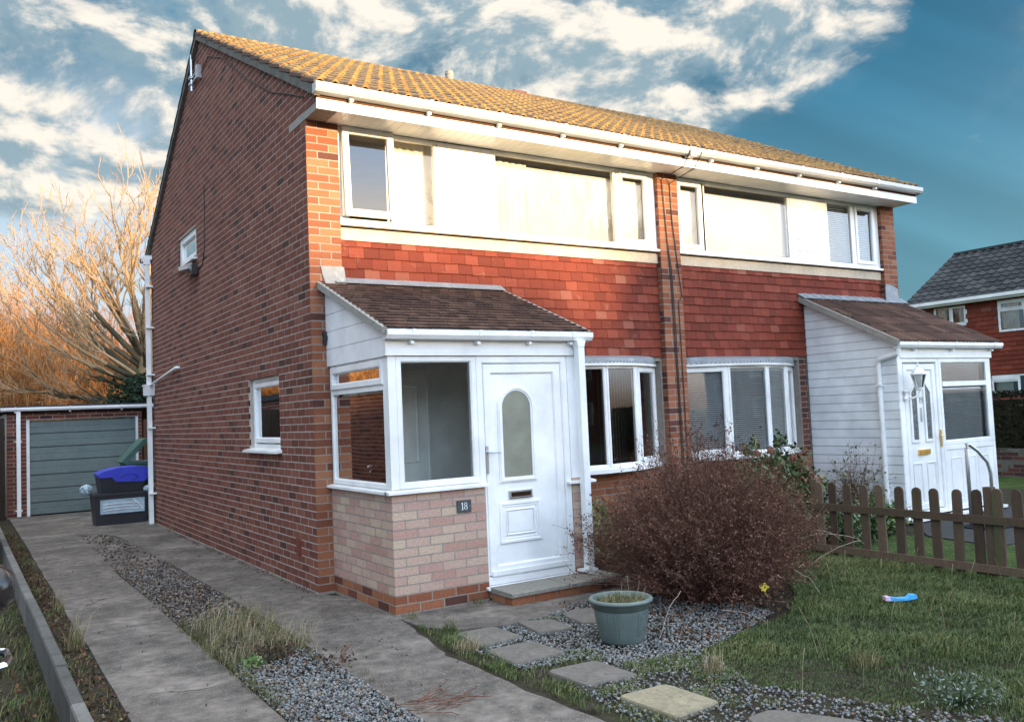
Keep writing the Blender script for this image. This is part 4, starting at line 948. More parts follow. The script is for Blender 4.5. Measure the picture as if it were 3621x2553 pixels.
# house number on its slate plate
mb = MB(); mb.box(.752, .890, .003, .013, .772, .876, FP); pl = mb.build('number_plate', 'slate', H1)
mb = MB(); digits(mb, '18', FP, .790, .794, .062, .013, .0155); mb.build('house_number', 'numw', pl)
mb = MB(); mb.box(.762, .768, .013, .015, .821, .827, FP); mb.box(.874, .880, .013, .015, .821, .827, FP); mb.build('screw', 'steel', pl)
# little black sensor at the corner of the pillar
mb = MB(); mb.box(.105, .145, .003, .03, 2.33, 2.37, F0); mb.box(.11, .14, .003, .05, 2.37, 2.41, F0); mb.box(.105, .145, .003, .03, 2.41, 2.45, F0); mb.build('alarm_sensor', 'black', H1)
# inside the porch: back wall with an inner door, shelf, flowers and a card sign
mb = MB(); mb.box(PX0 + .12, PX1 - .1, -.05, -.03, 0, 2.7, ID); mb.build('porch_back_wall', 'interior', H1)
mb = MB(); mb.box(.42, 1.16, -.065, -.05, .05, 2.02, ID); ind = mb.build('inner_door', 'interior', H1)
mb = MB()
for a, b, c_, d_ in ((.40, .42, .05, 2.05), (1.16, 1.18, .05, 2.05), (.40, 1.18, 2.05, 2.07)): mb.box(a, b, -.085, -.05, c_, d_, ID)
mb.frame(.52, 1.06, 1.15, 1.92, .03, -.02, .012, FR(-.065)); mb.frame(.52, 1.06, .2, .98, .03, -.02, .012, FR(-.065)); mb.build('door_frame', 'interior', ind)
mb = MB(); mb.tube([(.50, -.07, 1.08), (.50, -.11, 1.08), (.60, -.115, 1.09)], .009, 8); mb.build('door_handle', 'chrome', ind)
mb = MB(); mb.prism([(PY + .1, 0), (-.05, 0), (-.05, 2.75), (PY + .1, 2.28)], PX1 - .13, PX1 - .105, lambda u, d, z: (d, u, z)); mb.box(PX0 + .1, PX1 - .1, PY + .08, -.05, -.03, -.005); mb.build('porch_lining', 'interior', H1)
mb = MB(); mb.box(PX0 + .085, PX0 + .30, PY + .10, -.06, ZS - .02, ZS + .01); mb.build('porch_shelf', 'white', H1)
sg = MB(); sg.box(.56, .80, -.070, -.062, 1.50, 1.86, ID) ; sg = sg.build('card_sign', 'paper'); setp(sg, 'small cream card sign with handwriting hanging inside the glazed porch', 'sign')
mb = MB(); 
for r_ in range(4):
    z = 1.74 - r_ * .055; pts = [(.585 + i * .0085, -.0715, z + .010 * math.sin(i * 1.9 + r_) * (1 if i % 5 else 0)) for i in range(22)]
    mb.tube(pts, .0016, 4, caps=False)
mb.build('handwriting', 'ink', sg)
fl_ = thing('flower_pot', (.27, -.95, ZS + .01), 'pot of pink and white flowers on the sill inside the corner of the glazed porch', 'flowers')
mb = MB(); mb.lathe([(0, 0), (.05, 0), (.065, .12), (.058, .12), (.05, .10), (0, .10)], (.27, -.95, ZS + .01), 16); mb.build('pot', 'paper', fl_)
for nm, m_, c, n in (('flower_head', 'flower', (.27, -.99, 1.20), 260), ('white_flower', 'paper', (.26, -.86, 1.19), 140)):
    u = rng.normal(size=(n, 3)); u /= np.linalg.norm(u, axis=1, keepdims=True); Vq, Fq = leaf_quads(np.array(c) + u * .07, .03); np_mesh(nm, Vq, Fq, rng.uniform(.3, .8, len(Fq)), m_, fl_)

# step: two grey slabs on red bricks
st = thing('doorstep', (1.5, -1.5, 0), 'low brick doorstep topped by two grey slabs below the white door', 'step')
mb = MB(); mb.box(1.055, 2.215, -1.70, PY - .02, -.03, .066, ID, .5); mb.build('step_base', 'mortar', st)
mb = MB(); T = FR(-1.706)
for i in range(5): mb.box(1.05 + i * .236, 1.05 + i * .236 + .226 - (.02 if i == 4 else 0), -.02, .002, .0, .062, T)
T2 = SI(1.05)
for a, b in ((-1.69, -1.60), (-1.59, -1.38)): mb.box(a, b, -.02, .001, .0, .062, T2)
mb.build('step_bricks', 'brick_front', st)
for a, b in ((1.035, 1.622), (1.630, 2.22)):
    mb = MB(); mb.prism([(PY - .012, .066), (-1.725, .066), (-1.733, .072), (-1.733, .098), (-1.725, .104), (PY - .012, .106)], a, b, lambda u, d, z: (d, u, z)); mb.build('slab', 'step_slab', st)

# ---------------------------------------------------------------- porch of the right house
QX0, QX1, QY, QB = 7.235, 9.36, -1.30, .05
FQ = FR(QY); SQ = SI(QX0 - .03)
QR0, QR1 = (QY - .10, 2.30), (.068, 3.04)
ql = lambda q: (q + .05 - QR0[1]) / (QR1[1] - QR0[1]) * (QR1[0] - QR0[0]) + QR0[0]
mb = MB(); z = QB
while z < 2.98:
    zt = min(z + .115, 2.99); e = .006
    y0 = max(QY - .0, ql(z) if z > 2.2 else QY); y1 = max(QY, ql(zt - e) if zt > 2.2 else QY)
    mb.prism([(y0, z), (.066, z), (.066, zt - e - .003), (min(.06, y1), zt - e - .003)], -.02, .014, SQ, .5)
    mb.prism([(y0 + .002, zt - e), (.066, zt - e), (.066, zt), (y0 + .002 if zt < 2.2 else y1 + .05, zt)], -.02, .004, SQ, .5) if zt < 2.9 else None
    z += .115
mb.build('porch_cladding', 'clad', H2)
mb = MB(); mb.box(QX0 - .035, QX0 + .02, QY - .006, QY + .012, QB, 2.2); mb.build('corner_trim', 'white', H2)
mb = MB(); mb.box(QX0, QX1, QY + .01, .06, -.04, QB, ID); mb.build('porch_plinth', 'brick', H2)
P2, L2_ = lean_to(H2, 0, 0, QR0, QR1, 0, 0, 0, 0)
roll_roof(P2, QX0 - .12, QX1 + .12, 0, L2_, .085, .014, .30, .012, 6, 'porch_roof', 'porch_tile', H2)
mb = MB(); mb.prism([(0, -.04), (L2_ - .02, -.04), (L2_ - .02, -.012), (0, -.012)], QX0 - .10, QX1 + .10, lambda u, d, z: P2(d, u, z)); mb.build('porch_roof_deck', 'white', H2)
mb = MB(); mb.prism([(-.01, -.06), (L2_, -.06), (L2_, .012), (-.01, .012)], QX0 - .15, QX0 - .11, lambda u, d, z: P2(d, u, z)); mb.build('porch_verge', 'cement', H2)
mb = MB()
for i in range(26): mb.prism([(L2_ - .11, .026), (L2_ - .11, .034), (L2_ + .03, .055), (L2_ + .03, .03)], QX0 - .15 + i * .0925, QX0 - .15 + i * .0925 + .088, lambda u, d, z: P2(d, u, z + (.004 if i % 2 else 0)))
mb.build('lead_flashing', 'lead', H2)
mb = MB(); mb.prism([(9.0, 3.26), (9.03, 3.30), (9.2, 3.28), (9.30, 3.24), (9.335, 3.0), (9.0, 2.98)], .003, .010, F0); mb.build('lead_flashing', 'lead', H2)
mb = MB(); gutter(mb, QX0 - .12, QX1 + .16, QY - .022, 2.285, w=.095, h=.075); mb.build('porch_gutter', 'white', H2, recalc=False)
gutter_clips(H2, 'gutter_bracket', [7.5, 8.35, 9.3], QY - .022, 2.285, w=.095, h=.075)
mb = MB(); mb.tube([(QX0 - .08, QY - .06, 2.22), (QX0 - .08, QY - .05, 2.14), (QX0 - .075, QY + .22, 2.08), (QX0 - .075, QY + .24, 1.98), (QX0 - .075, QY + .24, .08)], .034, 10); mb.box(QX0 - .12, QX0 - .03, QY + .19, QY + .29, 1.74, 1.765); mb.build('porch_downpipe', 'white', H2)
mb = MB(); mb.box(QX0 + .02, QX1 + .02, -.05, .014, 2.085, 2.205, FQ); mb.build('porch_beam', 'white', H2)
# front frame: door on the left, glazed panel on the right
DQ = FR(QY + .004)
mb = MB(); mb.frame(QX0 + .022, 8.10, QB + .02, 2.083, .06, -.06, 0, DQ); d2 = mb.build('front_door', 'white', H2)
mb = MB(); mb.frame(7.33, 8.03, QB + .09, 2.01, .085, -.05, -.008, DQ); mb.box(7.41, 7.95, -.05, -.026, QB + .17, 1.93, DQ); mb.build('door_leaf', 'white', d2)
for (a, b, fl2) in ((7.44, 7.62, 0), (7.74, 7.92, 1)):
    pg = [(a, 1.0), (b, 1.0), (b, 1.68 if fl2 else 1.80), (a, 1.80 if fl2 else 1.68)]
    gi = [(a + .035, 1.035), (b - .035, 1.035), (b - .035, (1.68 if fl2 else 1.80) - .04), (a + .035, (1.80 if fl2 else 1.68) - .04)]
    mb = MB(); mb.ring(pg, gi, -.03, -.008, DQ); mb.build('door_moulding', 'white', d2)
    mb = MB(); mb.prism(gi, -.03, -.018, DQ); mb.build('door_glass', 'leaded', d2)
    mb = MB(); mb.frame(a - .01, b + .01, .22, .74, .02, -.03, -.012, DQ, bev=.004); mb.build('door_panel', 'white', d2)
mb = MB(); mb.box(7.56, 7.80, -.03, .0, .84, .905, DQ); mb.box(7.575, 7.785, 0, .005, .852, .893, DQ); mb.build('letter_plate', 'brass', d2)
mb = MB(); mb.box(8.035, 8.062, .0, .012, .92, 1.14, DQ); mb.tube([DQ(8.048, .01, 1.07), DQ(8.048, .05, 1.07), DQ(7.96, .055, 1.07)], .010, 8); mb.build('door_handle', 'brass', d2)
mb = MB(); digits(mb, '19', DQ, 7.655, 1.50, .085, -.026, -.018); mb.box(7.665, 7.70, -.03, -.02, 1.26, 1.44, DQ); mb.build('house_number', 'numk', d2)
pq = window(H2, FR(QY + .004), 8.105, QX1 - .004, .93, 2.083, [(8.15, QX1 - .09, .97, 1.70, 'f'), (8.15, QX1 - .09, 1.74, 2.06, 'f')], w=.065, name='porch_window', d0=-.06, d1=0)
slats(pq, FR(QY + .004), 8.17, 9.16, .98, 1.66, -.06, .027); slats(pq, FR(QY + .004), 8.17, 9.16, 1.76, 2.0, -.06, .027)
mb = MB(); mb.box(8.105, QX1 - .004, -.05, -.012, QB + .02, .928, DQ); mb.frame(8.105, QX1 - .004, QB + .02, .928, .07, -.03, 0, DQ)
for a in (8.26, 8.58, 8.90): mb.frame(a, a + .26, .20, .76, .018, -.03, -.004, DQ, bev=.004)
mb.build('porch_panel', 'white', H2)
mb = MB(); mb.prism([(QY + .01, QB), (.06, QB), (.06, 2.95), (QY + .01, 2.24)], QX1 - .02, QX1 - .004, lambda u, d, z: (d, u, z)); mb.build('porch_side_wall', 'white', H2)
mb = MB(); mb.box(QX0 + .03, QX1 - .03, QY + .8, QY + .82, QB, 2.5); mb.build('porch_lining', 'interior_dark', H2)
mb = MB(); mb.box(QX0 - .04, QX1 + .02, QY - .09, QY - .0, .02, .052, ID); mb.build('door_threshold', 'white', H2)
# coach lantern
ln = thing('wall_lantern', (7.30, QY - .02, 1.60), 'white coach lantern beside the boarded porch door', 'lamp')
mb = MB(); mb.lathe([(0, 0), (.045, 0), (.05, .02), (.03, .05), (.035, .09), (.05, .11), (.045, .13), (0, .13)], (7.31, QY - .03, 1.55), 14, squash=.6); mb.tube([(7.31, QY - .05, 1.60), (7.32, QY - .10, 1.57), (7.36, QY - .16, 1.60), (7.37, QY - .17, 1.66)], .012, 8); mb.build('bracket', 'white', ln)
mb = MB(); mb.lathe([(.0, 1.66), (.03, 1.66), (.045, 1.69), (.045, 1.70)], (7.37, QY - .17, 0), 6); mb.lathe([(.095, 1.86), (.10, 1.87), (.075, 1.905), (.045, 1.94), (.02, 1.955), (.012, 1.965), (.018, 1.98), (.008, 1.995), (.003, 2.02), (0, 2.03)], (7.37, QY - .17, 0), 6)
for k in range(6):
    a = math.pi / 3 * k; mb.tube([(7.37 + .045 * math.cos(a), QY - .17 + .045 * math.sin(a), 1.70), (7.37 + .088 * math.cos(a), QY - .17 + .088 * math.sin(a), 1.865)], .005, 4)
mb.build('lantern_frame', 'white', ln)
mb = MB(); mb.lathe([(.042, 1.70), (.085, 1.86)], (7.37, QY - .17, 0), 6); mb.build('lantern_glass', 'glass_ripple', ln, recalc=False)
# grab rail and mat
mb = MB(); mb.tube([(7.40, -2.0, -.02), (7.40, -2.0, .93), (7.41, -2.0, .985), (7.45, -2.0, .99), (7.60, -2.02, .90), (7.74, -2.05, .76), (7.78, -2.06, .62), (7.78, -2.06, -.02)], .022, 10); gr = mb.build('grab_rail', 'steel', smooth=True, loc=(7.6, -2.0, 0)); setp(gr, 'bent galvanised steel grab rail standing before the right porch', 'handrail')
mb = MB(); mb.box(7.25, 8.0, -2.35, -1.9, .006, .02); mt = mb.build('door_mat', 'mat', loc=(7.6, -2.1, 0)); setp(mt, 'black door mat lying on the path behind the picket fence', 'door mat')

# ---------------------------------------------------------------- garage
G = thing('garage', (-.8, 11.5, 0), 'flat roofed brick garage with grey green panelled door at the end of the drive', 'garage')
GY = 11.55; FG = FR(GY)
hole = [(-1.69, .335, -.1, 1.87)]
mb = MB(); core(mb, FG, -2.02, .42, -.1, 2.02, hole, -.2, -.007); mb.box(-2.02, -1.84, GY + .2, GY + 5, -.1, 2.02); mb.box(.9, 1.05, GY + .2, GY + 5, -.1, 2.02); mb.build('wall', 'mortar_dark', G)
mb = MB(); bricks(mb, FG, -2.02, .42, 0, 2.02, hole, 0, None, 0, 1, dark=.15); mb.build('brickwork', 'brick', G)
mb = MB(); z = .01; 
hts = [.24, .27, .27, .27, .27, .27, .25]
for h_ in hts:
    mb.prism([(-.09, z), (-.055, z + .012), (-.055, z + h_ * .45), (-.060, z + h_ * .48), (-.055, z + h_ * .52), (-.055, z + h_ - .02), (-.075, z + h_ - .012), (-.075, z + h_), (-.10, z + h_)], -1.63, .30, lambda u, d, q: FG(d, u, q)); z += h_
mb.build('garage_door', 'garage', G)
for a, b in ((-1.69, -1.635), (.30, .345)): mb = MB(); mb.box(a, b, -.08, .01, 0, 1.87, FG); mb.build('door_jamb', 'white_old', G)
mb = MB(); mb.box(-2.12, 1.25, GY - .10, GY + 5, 2.06, 2.15); mb.build('roof', 'roof_felt', G)
mb = MB(); mb.box(-2.1, 1.2, GY - .03, GY - .008, 2.0, 2.07); mb.build('fascia', 'fence_dark', G)
mb = MB(); gutter(mb, -2.13, 1.2, GY - .10, 2.115, w=.10, h=.07); mb.build('gutter', 'white', G, recalc=False); gutter_clips(G, 'gutter_bracket', [-1.9, -.95, .0], GY - .10, 2.115, w=.10, h=.07)
mb = MB(); mb.box(-1.865, -1.795, GY - .17, GY - .11, .02, 2.04); mb.box(-1.89, -1.77, GY - .172, GY - .0, 1.45, 1.47); mb.box(-1.89, -1.77, GY - .172, GY, .12, .14); mb.build('downpipe', 'white', G)
# timber side gate between garage and house
gt = MB()
for i in range(10): gt.box(.43 + i * .105, .43 + i * .105 + .10, 11.42, 11.445, .03, 1.80 + .0 * i)
gt.box(.43, 1.47, 11.447, 11.48, .3, .4); gt.box(.43, 1.47, 11.447, 11.48, 1.4, 1.5)
gt = gt.build('side_gate', 'fence_brown', loc=(.9, 11.4, 0)); setp(gt, 'brown close boarded timber gate between garage and house', 'gate')
fe = MB()
for i in range(14): fe.box(-2.06 - (i + 1) * .125, -2.06 - i * .125 - .006, 11.25, 11.275 + (i % 2) * .012, -.16, 1.92)
fe.box(-3.8, -2.06, 11.29, 11.34, .3, .39); fe.box(-3.8, -2.06, 11.29, 11.34, 1.5, 1.59)
fe = fe.build('board_fence', 'fence_dark', loc=(-2.6, 11.3, -.16)); setp(fe, 'dark close boarded fence to the left of the garage', 'fence')
# ---------------------------------------------------------------- picket fence on the party line
FX = 4.72
fr = thing('picket_fence', (FX, -3.2, 0), 'low round topped picket fence of weathered brown timber between the gardens', 'fence')
for z0 in (.462, .040):
    mb = MB(); mb.prism([(-5.9, z0 + random.uniform(-.004, .004)), (-1.84, z0), (-1.84, z0 + .072), (-3.6, z0 + .068), (-5.9, z0 + .072)], FX - .022, FX, lambda u, d, z: (d, u, z)); mb.build('rail', 'fence', fr)
ys = [-1.93, -2.09, -2.267, -2.465, -2.65, -2.84, -3.025, -3.21, -3.41, -3.60, -3.78, -3.955, -4.15, -4.34, -4.53, -4.72, -4.91, -5.1, -5.29, -5.48, -5.67]
pkm = None
for i, y in enumerate(ys):
    w = .044; top = .745
    if pkm is None:
        pts = [(-w, .0), (w, .0), (w, top - w)] + [(w * math.cos(t), top - w + w * math.sin(t)) for t in [math.pi * k / 8 for k in range(1, 8)]] + [(-w, top - w)]
        mb = MB(); mb.prism([(a, b) for a, b in pts], FX + .001, FX + .02, lambda u, d, z: (d, u, z)); pkm = mb.build('picket', 'fence', fr); o = pkm
    else:
        o = pkm.copy(); COL.objects.link(o); o.parent = fr
    o.location = (random.uniform(0, .003), y, random.uniform(-.012, .012) + (.02 if y < -3.5 else 0)); o.rotation_euler = (random.uniform(-.02, .02), 0, random.uniform(-.03, .03))
# the picket mesh is moved onto its own foot, so that every copy leans about it
for v in pkm.data.vertices: v.co += ORG[fr.name]; v.co.x -= FX
for c in fr.children:
    if c.name.startswith('picket'): c.location.y -= ORG[fr.name].y
for y in (-3.69, -5.55, -1.86):
    mb = MB(); mb.box(FX + .022, FX + .095, y - .038, y + .038, -.1, .775); mb.build('post', 'fence', fr)

# ---------------------------------------------------------------- stepping slabs
SL = [('irregular grey stepping slab nearest the left end of the doorstep path', [(.24, -2.196), (.554, -2.211), (.564, -2.611), (.189, -2.64)], 'slab'),
      ('grey stepping slab with pale scratches, second in the row from the house', [(.159, -2.745), (.543, -2.765), (.558, -3.151), (.144, -3.149)], 'slab'),
      ('grey stepping slab with chalky lines, third in the row from the house', [(.208, -3.405), (.577, -3.426), (.583, -3.835), (.217, -3.797)], 'slab'),
      ('buff yellow stepping slab nearest the viewer in the row', [(.238, -4.053), (.583, -4.072), (.60, -4.477), (.255, -4.50)], 'slab_buff'),
      ('grey slab half out of the picture below the buff one', [(.50, -4.74), (.70, -4.73), (.92, -5.15), (.40, -5.2)], 'slab'),
      ('small dark slab lying between gravel and weeds near the doorstep', [(.74, -2.25), (.99, -2.36), (.96, -2.69), (.68, -2.62)], 'slab'),
      ('rounded flat stone just left of the green pot', [(1.12, -2.33), (1.28, -2.22), (1.42, -2.27), (1.45, -2.42), (1.24, -2.70), (1.08, -2.60)], 'slab')]
for k, (lab, P_, m_) in enumerate(SL):
    c = (sum(p[0] for p in P_) / len(P_), sum(p[1] for p in P_) / len(P_)); Q = []
    for i in range(len(P_)):
        a, b = P_[i], P_[(i + 1) % len(P_)]
        for t in (0.0, .12, .5, .88):
            x, y = a[0] + (b[0] - a[0]) * t, a[1] + (b[1] - a[1]) * t; s_ = .955 if t == 0 else 1.0
            Q.append((c[0] + (x - c[0]) * s_ + random.uniform(-.004, .004), c[1] + (y - c[1]) * s_ + random.uniform(-.004, .004)))
    mb = MB(); q = [((x - c[0]) * .975 + c[0], (y - c[1]) * .975 + c[1]) for x, y in Q]; zt = .012 + .002 * k
    mb.face([(x, y, zt) for x, y in q], None, .5)
    for i in range(len(Q)):
        j = (i + 1) % len(Q); mb.face([(Q[i][0], Q[i][1], zt - .01), (Q[j][0], Q[j][1], zt - .01), (q[j][0], q[j][1], zt), (q[i][0], q[i][1], zt)]); mb.face([(Q[i][0], Q[i][1], -.02), (Q[j][0], Q[j][1], -.02), (Q[j][0], Q[j][1], zt - .01), (Q[i][0], Q[i][1], zt - .01)])
    o = mb.build('stepping_slab', m_, loc=(c[0], c[1], 0)); setp(o, lab, 'paving slab', 'slabs across the gravel')
    # pale scrape marks on the surface belong to the slab
    if k in (0, 1, 2, 3):
        mb = MB()
        for _ in range(5):
            a = np.array([random.uniform(c[0] - .15, c[0] + .15), random.uniform(c[1] - .15, c[1] + .15)]); th = random.uniform(0, 6); cv = random.uniform(-.35, .35); L = []
            for s_ in range(12):
                L.append((a[0], a[1])); a = a + .022 * np.array([math.cos(th), math.sin(th)]); th += cv * .3
            for p, r_ in zip(L, L[1:]):
                if max(abs(r_[0] - c[0]), abs(r_[1] - c[1])) > .16: break
                d = Vector((r_[1] - p[1], p[0] - r_[0])).normalized() * .0018
                mb.face([(p[0] - d.x, p[1] - d.y, zt + .0012), (p[0] + d.x, p[1] + d.y, zt + .0012), (r_[0] + d.x, r_[1] + d.y, zt + .0012), (r_[0] - d.x, r_[1] - d.y, zt + .0012)])
        if mb.F: mb.build('scrape_marks', 'step_slab', o, recalc=False)

# ---------------------------------------------------------------- gravel, made of loose stones
def stones(name, pts, size, m_, lo=0.0, hi=1.0, z=0.0):
    n = len(pts); base = np.array([[1, 0, 0], [-.9, .2, 0], [0, 1, 0], [.1, -1, 0], [0, 0, .75], [0, 0, -.75]]); F0_ = np.array([[0, 2, 4], [2, 1, 4], [1, 3, 4], [3, 0, 4], [2, 0, 5], [1, 2, 5], [3, 1, 5], [0, 3, 5]])
    s = (size * rng.uniform(.5, 1.5, (n, 1, 1))) * rng.uniform(.7, 1.25, (n, 6, 1)); V = base[None] * s
    a = rng.uniform(0, 6.28, n); ca, sa = np.cos(a), np.sin(a); Rm = np.zeros((n, 3, 3)); Rm[:, 0, 0] = ca; Rm[:, 0, 1] = -sa; Rm[:, 1, 0] = sa; Rm[:, 1, 1] = ca; Rm[:, 2, 2] = 1
    t = rng.uniform(-.7, .7, n); Tm = np.zeros((n, 3, 3)); Tm[:, 0, 0] = 1; Tm[:, 1, 1] = np.cos(t); Tm[:, 1, 2] = -np.sin(t); Tm[:, 2, 1] = np.sin(t); Tm[:, 2, 2] = np.cos(t)
    V = np.einsum('nij,nkj->nki', Rm @ Tm, V) + np.stack([pts[:, 0], pts[:, 1], np.full(n, z) + rng.uniform(-.004, .008, n)], 1)[:, None]
    F = (np.arange(n) * 6)[:, None, None] + F0_[None]
    o = np_mesh(name, V.reshape(-1, 3), F.reshape(-1, 3), np.repeat(rng.uniform(lo, hi, n), 8), m_); o['kind'] = 'stuff'; return o
def inpoly(P_, x, y):
    r_ = np.zeros(len(x), bool)
    for i in range(len(P_)):
        (x0, y0), (x1, y1) = P_[i], P_[(i + 1) % len(P_)]
        c = ((y0 > y) != (y1 > y)) & (x < (x1 - x0) * (y - y0) / (y1 - y0 + 1e-12) + x0); r_ ^= c
    return r_
def scatter(P_, n):
    P_ = np.array(P_); out = np.empty((0, 2)); lo, hi = P_.min(0), P_.max(0)
    while len(out) < n:
        q = rng.uniform(lo, hi, (n * 2, 2)); out = np.concatenate([out, q[inpoly(P_, q[:, 0], q[:, 1])]])
    return out[:n]
GP = [(.30, -2.68), (.60, -2.25), (1.0, -2.20), (1.5, -2.0), (2.6, -1.95), (2.4, -3.3), (1.5, -3.62), (1.30, -3.66), (.75, -3.62), (.60, -3.30), (.14, -3.28), (.12, -2.68)]
GQ = [(.15, -3.85), (.6, -3.3), (1.3, -3.6), (1.0, -4.35), (1.2, -4.95), (1.6, -5.7), (.2, -5.7), (.05, -4.6)]
mid_a = [(-1.31, 3.0), (-.76, 3.0), (-.72, .5), (-.74, -.75), (-1.33, -.75)]; mid_b = [(-1.33, -1.7), (-.72, -1.5), (-.80, -5.2), (-1.35, -5.2)]; mid_c = [(-1.33, -.7), (-.74, -.7), (-.72, -1.6), (-1.33, -1.75)]; mid_d = [(-1.25, 7.1), (-.95, 7.0), (-.76, 5.6), (-.74, 3.0), (-1.31, 3.0)]
p1 = scatter(GP, 9000); p2 = scatter(GQ, 3600); p3 = scatter(mid_b, 11000); p4 = scatter(mid_a, 5200)
keep = rng.uniform(size=len(p4)) < np.where(p4[:, 1] > 1.3, .85, .40); keep3 = rng.uniform(size=len(p3)) < np.clip((-1.6 - p3[:, 1]) * .9, .15, 1)
gr1 = stones('slate_gravel', np.concatenate([p1, p2, p3[keep3], p4[keep]]), .0095, 'stone_mix')
p5 = np.concatenate([scatter(mid_a, 2600), scatter(mid_d, 420), scatter(mid_c, 900), scatter(mid_b, 700), scatter(GQ, 130)])
stones('brown_gravel', p5, .015, 'stone_brown', z=.002)
stones('brown_gravel', scatter([(-2.22, 9), (-2.03, 8), (-2.03, -5), (-2.23, -5)], 600), .010, 'stone_brown')

# ---------------------------------------------------------------- grass and weeds
def field(name, pts, h, w, m_='grass', lean=.5, lo=0, hi=1, z=-.01, patch=None):
    n = len(pts); P_ = np.column_stack([pts, np.full(n, z)])
    hv = h if not np.isscalar(h) else np.full(n, h)
    V, F = blades(P_, hv, w, lean); r_ = rng.uniform(0, 1, n) ** 1.0 * (hi - lo) + lo
    if patch is not None: r_ = np.clip(r_ + patch, 0, 1)
    o = np_mesh(name, V, F, np.repeat(r_, 2), m_); o['kind'] = 'stuff'; return o
def fbm(x, y, s, seed):
    g_ = np.random.default_rng(seed); out = 0
    for k in range(4):
        a, b, c, d = g_.uniform(0, 6.28, 4); f = s * 1.9 ** k; out = out + (np.sin(x * f * math.cos(a) + y * f * math.sin(a) + b) * np.cos(x * f * math.cos(c) - y * f * math.sin(c) + d)) / 1.6 ** k
    return out
LAWN = [(1.30, -3.66), (1.52, -3.60), (1.95, -3.52), (2.44, -3.40), (2.95, -3.05), (3.5, -2.5), (3.9, -2.05), (4.72, -1.85), (4.72, -6.3), (1.75, -6.3), (1.30, -5.0), (1.05, -4.5), (.95, -4.2), (1.0, -3.85)]
pl_ = scatter(LAWN, 118000); n1 = fbm(pl_[:, 0], pl_[:, 1], 2.6, 3); n2 = fbm(pl_[:, 0], pl_[:, 1], 6.0, 5)
kp = rng.uniform(size=len(pl_)) < np.clip(.9 + .25 * n2, .35, 1); pl_, n1, n2 = pl_[kp], n1[kp], n2[kp]
edge = np.clip((pl_[:, 0] - 1.1) * 1.2, .45, 1)
field('lawn_grass', pl_, (.060 + .022 * n1 + .015 * n2).clip(.025, .10) * edge * .85, .0042, lean=.9, hi=.84, patch=.14 * n1 + .10 * n2)
NL = scatter([(4.76, -9), (14, -9), (14, -3.2), (9, -3.1), (6.3, -3.0), (6.4, -2.1), (6.2, -1.3), (4.76, -1.3)], 34000)
field('neighbour_grass', NL, .035, .006, lean=.8, lo=.25, hi=.85)
SP_ = scatter([(-.02, -4.9), (.0, -3.8), (-.04, -3.0), (.05, -2.2), (.14, -1.75), (.30, -2.10), (.22, -2.7), (.13, -3.2), (.2, -3.5), (.2, -4.2), (.3, -4.7)], 5200)
SP_ = SP_[rng.uniform(size=len(SP_)) < np.clip(.55 + .6 * fbm(SP_[:, 0], SP_[:, 1], 7, 9), .05, 1)]
field('verge_grass', SP_, .042, .0042, lean=.9, hi=.95)
JP = np.concatenate([scatter([(.58, -2.25), (.70, -2.25), (.66, -2.7), (.58, -2.62)], 260), scatter([(.70, -2.26), (1.25, -2.20), (1.1, -2.35), (.72, -2.36)], 420), scatter([(.56, -3.1), (.72, -3.2), (.70, -3.9), (.56, -3.9)], 900), scatter([(.15, -3.16), (.56, -3.16), (.56, -3.40), (.18, -3.38)], 380),
    scatter([(.22, -3.86), (.58, -3.86), (.58, -4.04), (.24, -4.02)], 500), scatter([(.62, -3.6), (1.2, -3.62), (1.05, -4.3), (.66, -4.1)], 3000), scatter([(.6, -4.1), (.95, -4.3), (.85, -4.7), (.60, -4.6)], 1200), scatter([(1.0, -4.6), (1.4, -5.2), (1.3, -5.6), (1.0, -5.0)], 500)])
JP = JP[rng.uniform(size=len(JP)) < np.clip(.5 + .7 * fbm(JP[:, 0], JP[:, 1], 8, 19), .03, 1)]
field('joint_weeds', JP, .038, .004, lean=1.0, lo=.2, hi=1)
LV = scatter([(-2.23, 9), (-2.04, 8), (-2.04, -5), (-2.23, -5)], 7000); LV = LV[rng.uniform(size=len(LV)) < np.clip(.35 + .6 * fbm(LV[:, 0] * 3, LV[:, 1], 2.5, 11), .06, 1)]
field('edge_weeds', LV, .045, .004, lean=.9, lo=.1, hi=1)
NG = scatter([(-2.32, 9), (-2.32, -6), (-3.0, -6), (-3.4, 9)], 16000); NG = NG[rng.uniform(size=len(NG)) < np.clip(.5 + .5 * fbm(NG[:, 0], NG[:, 1], 2.5, 13), .08, 1)]
field('neighbour_weeds', NG, .085, .005, lean=.9, lo=.0, hi=.98, z=-.165)
def litter(name, pts, size, m_='litter', z=.003, lo=0, hi=1):
    P_ = np.column_stack([pts, np.full(len(pts), z) + rng.uniform(0, .012, len(pts))]); V, F = leaf_quads(P_, size, flat=-1.5); o = np_mesh(name, V, F, rng.uniform(lo, hi, len(F)), m_); o['kind'] = 'stuff'; return o
litter('fallen_leaves', np.concatenate([scatter([(-2.23, 9), (-2.04, 8), (-2.04, -5), (-2.23, -5)], 1700), scatter([(1.3, -3.6), (3.0, -3.4), (3.3, -2.4), (1.3, -1.9)], 1100), scatter(mid_c, 240)]), .022)
litter('fallen_leaves', scatter([(-2.33, 8), (-2.33, -5), (-3.0, -5), (-3.0, 8)], 1200), .03, z=-.155)
litter('drive_debris', np.concatenate([scatter([(-.66, 4), (-.02, 5), (.1, -1.7), (-.1, -4), (-.7, -3.5)], 120), scatter([(-1.95, 5), (-1.35, 5), (-1.35, -4), (-1.95, -4)], 70), scatter([(-.12, 6), (-.02, 6), (-.02, 0), (-.10, 0)], 420)]), .012, z=.006)
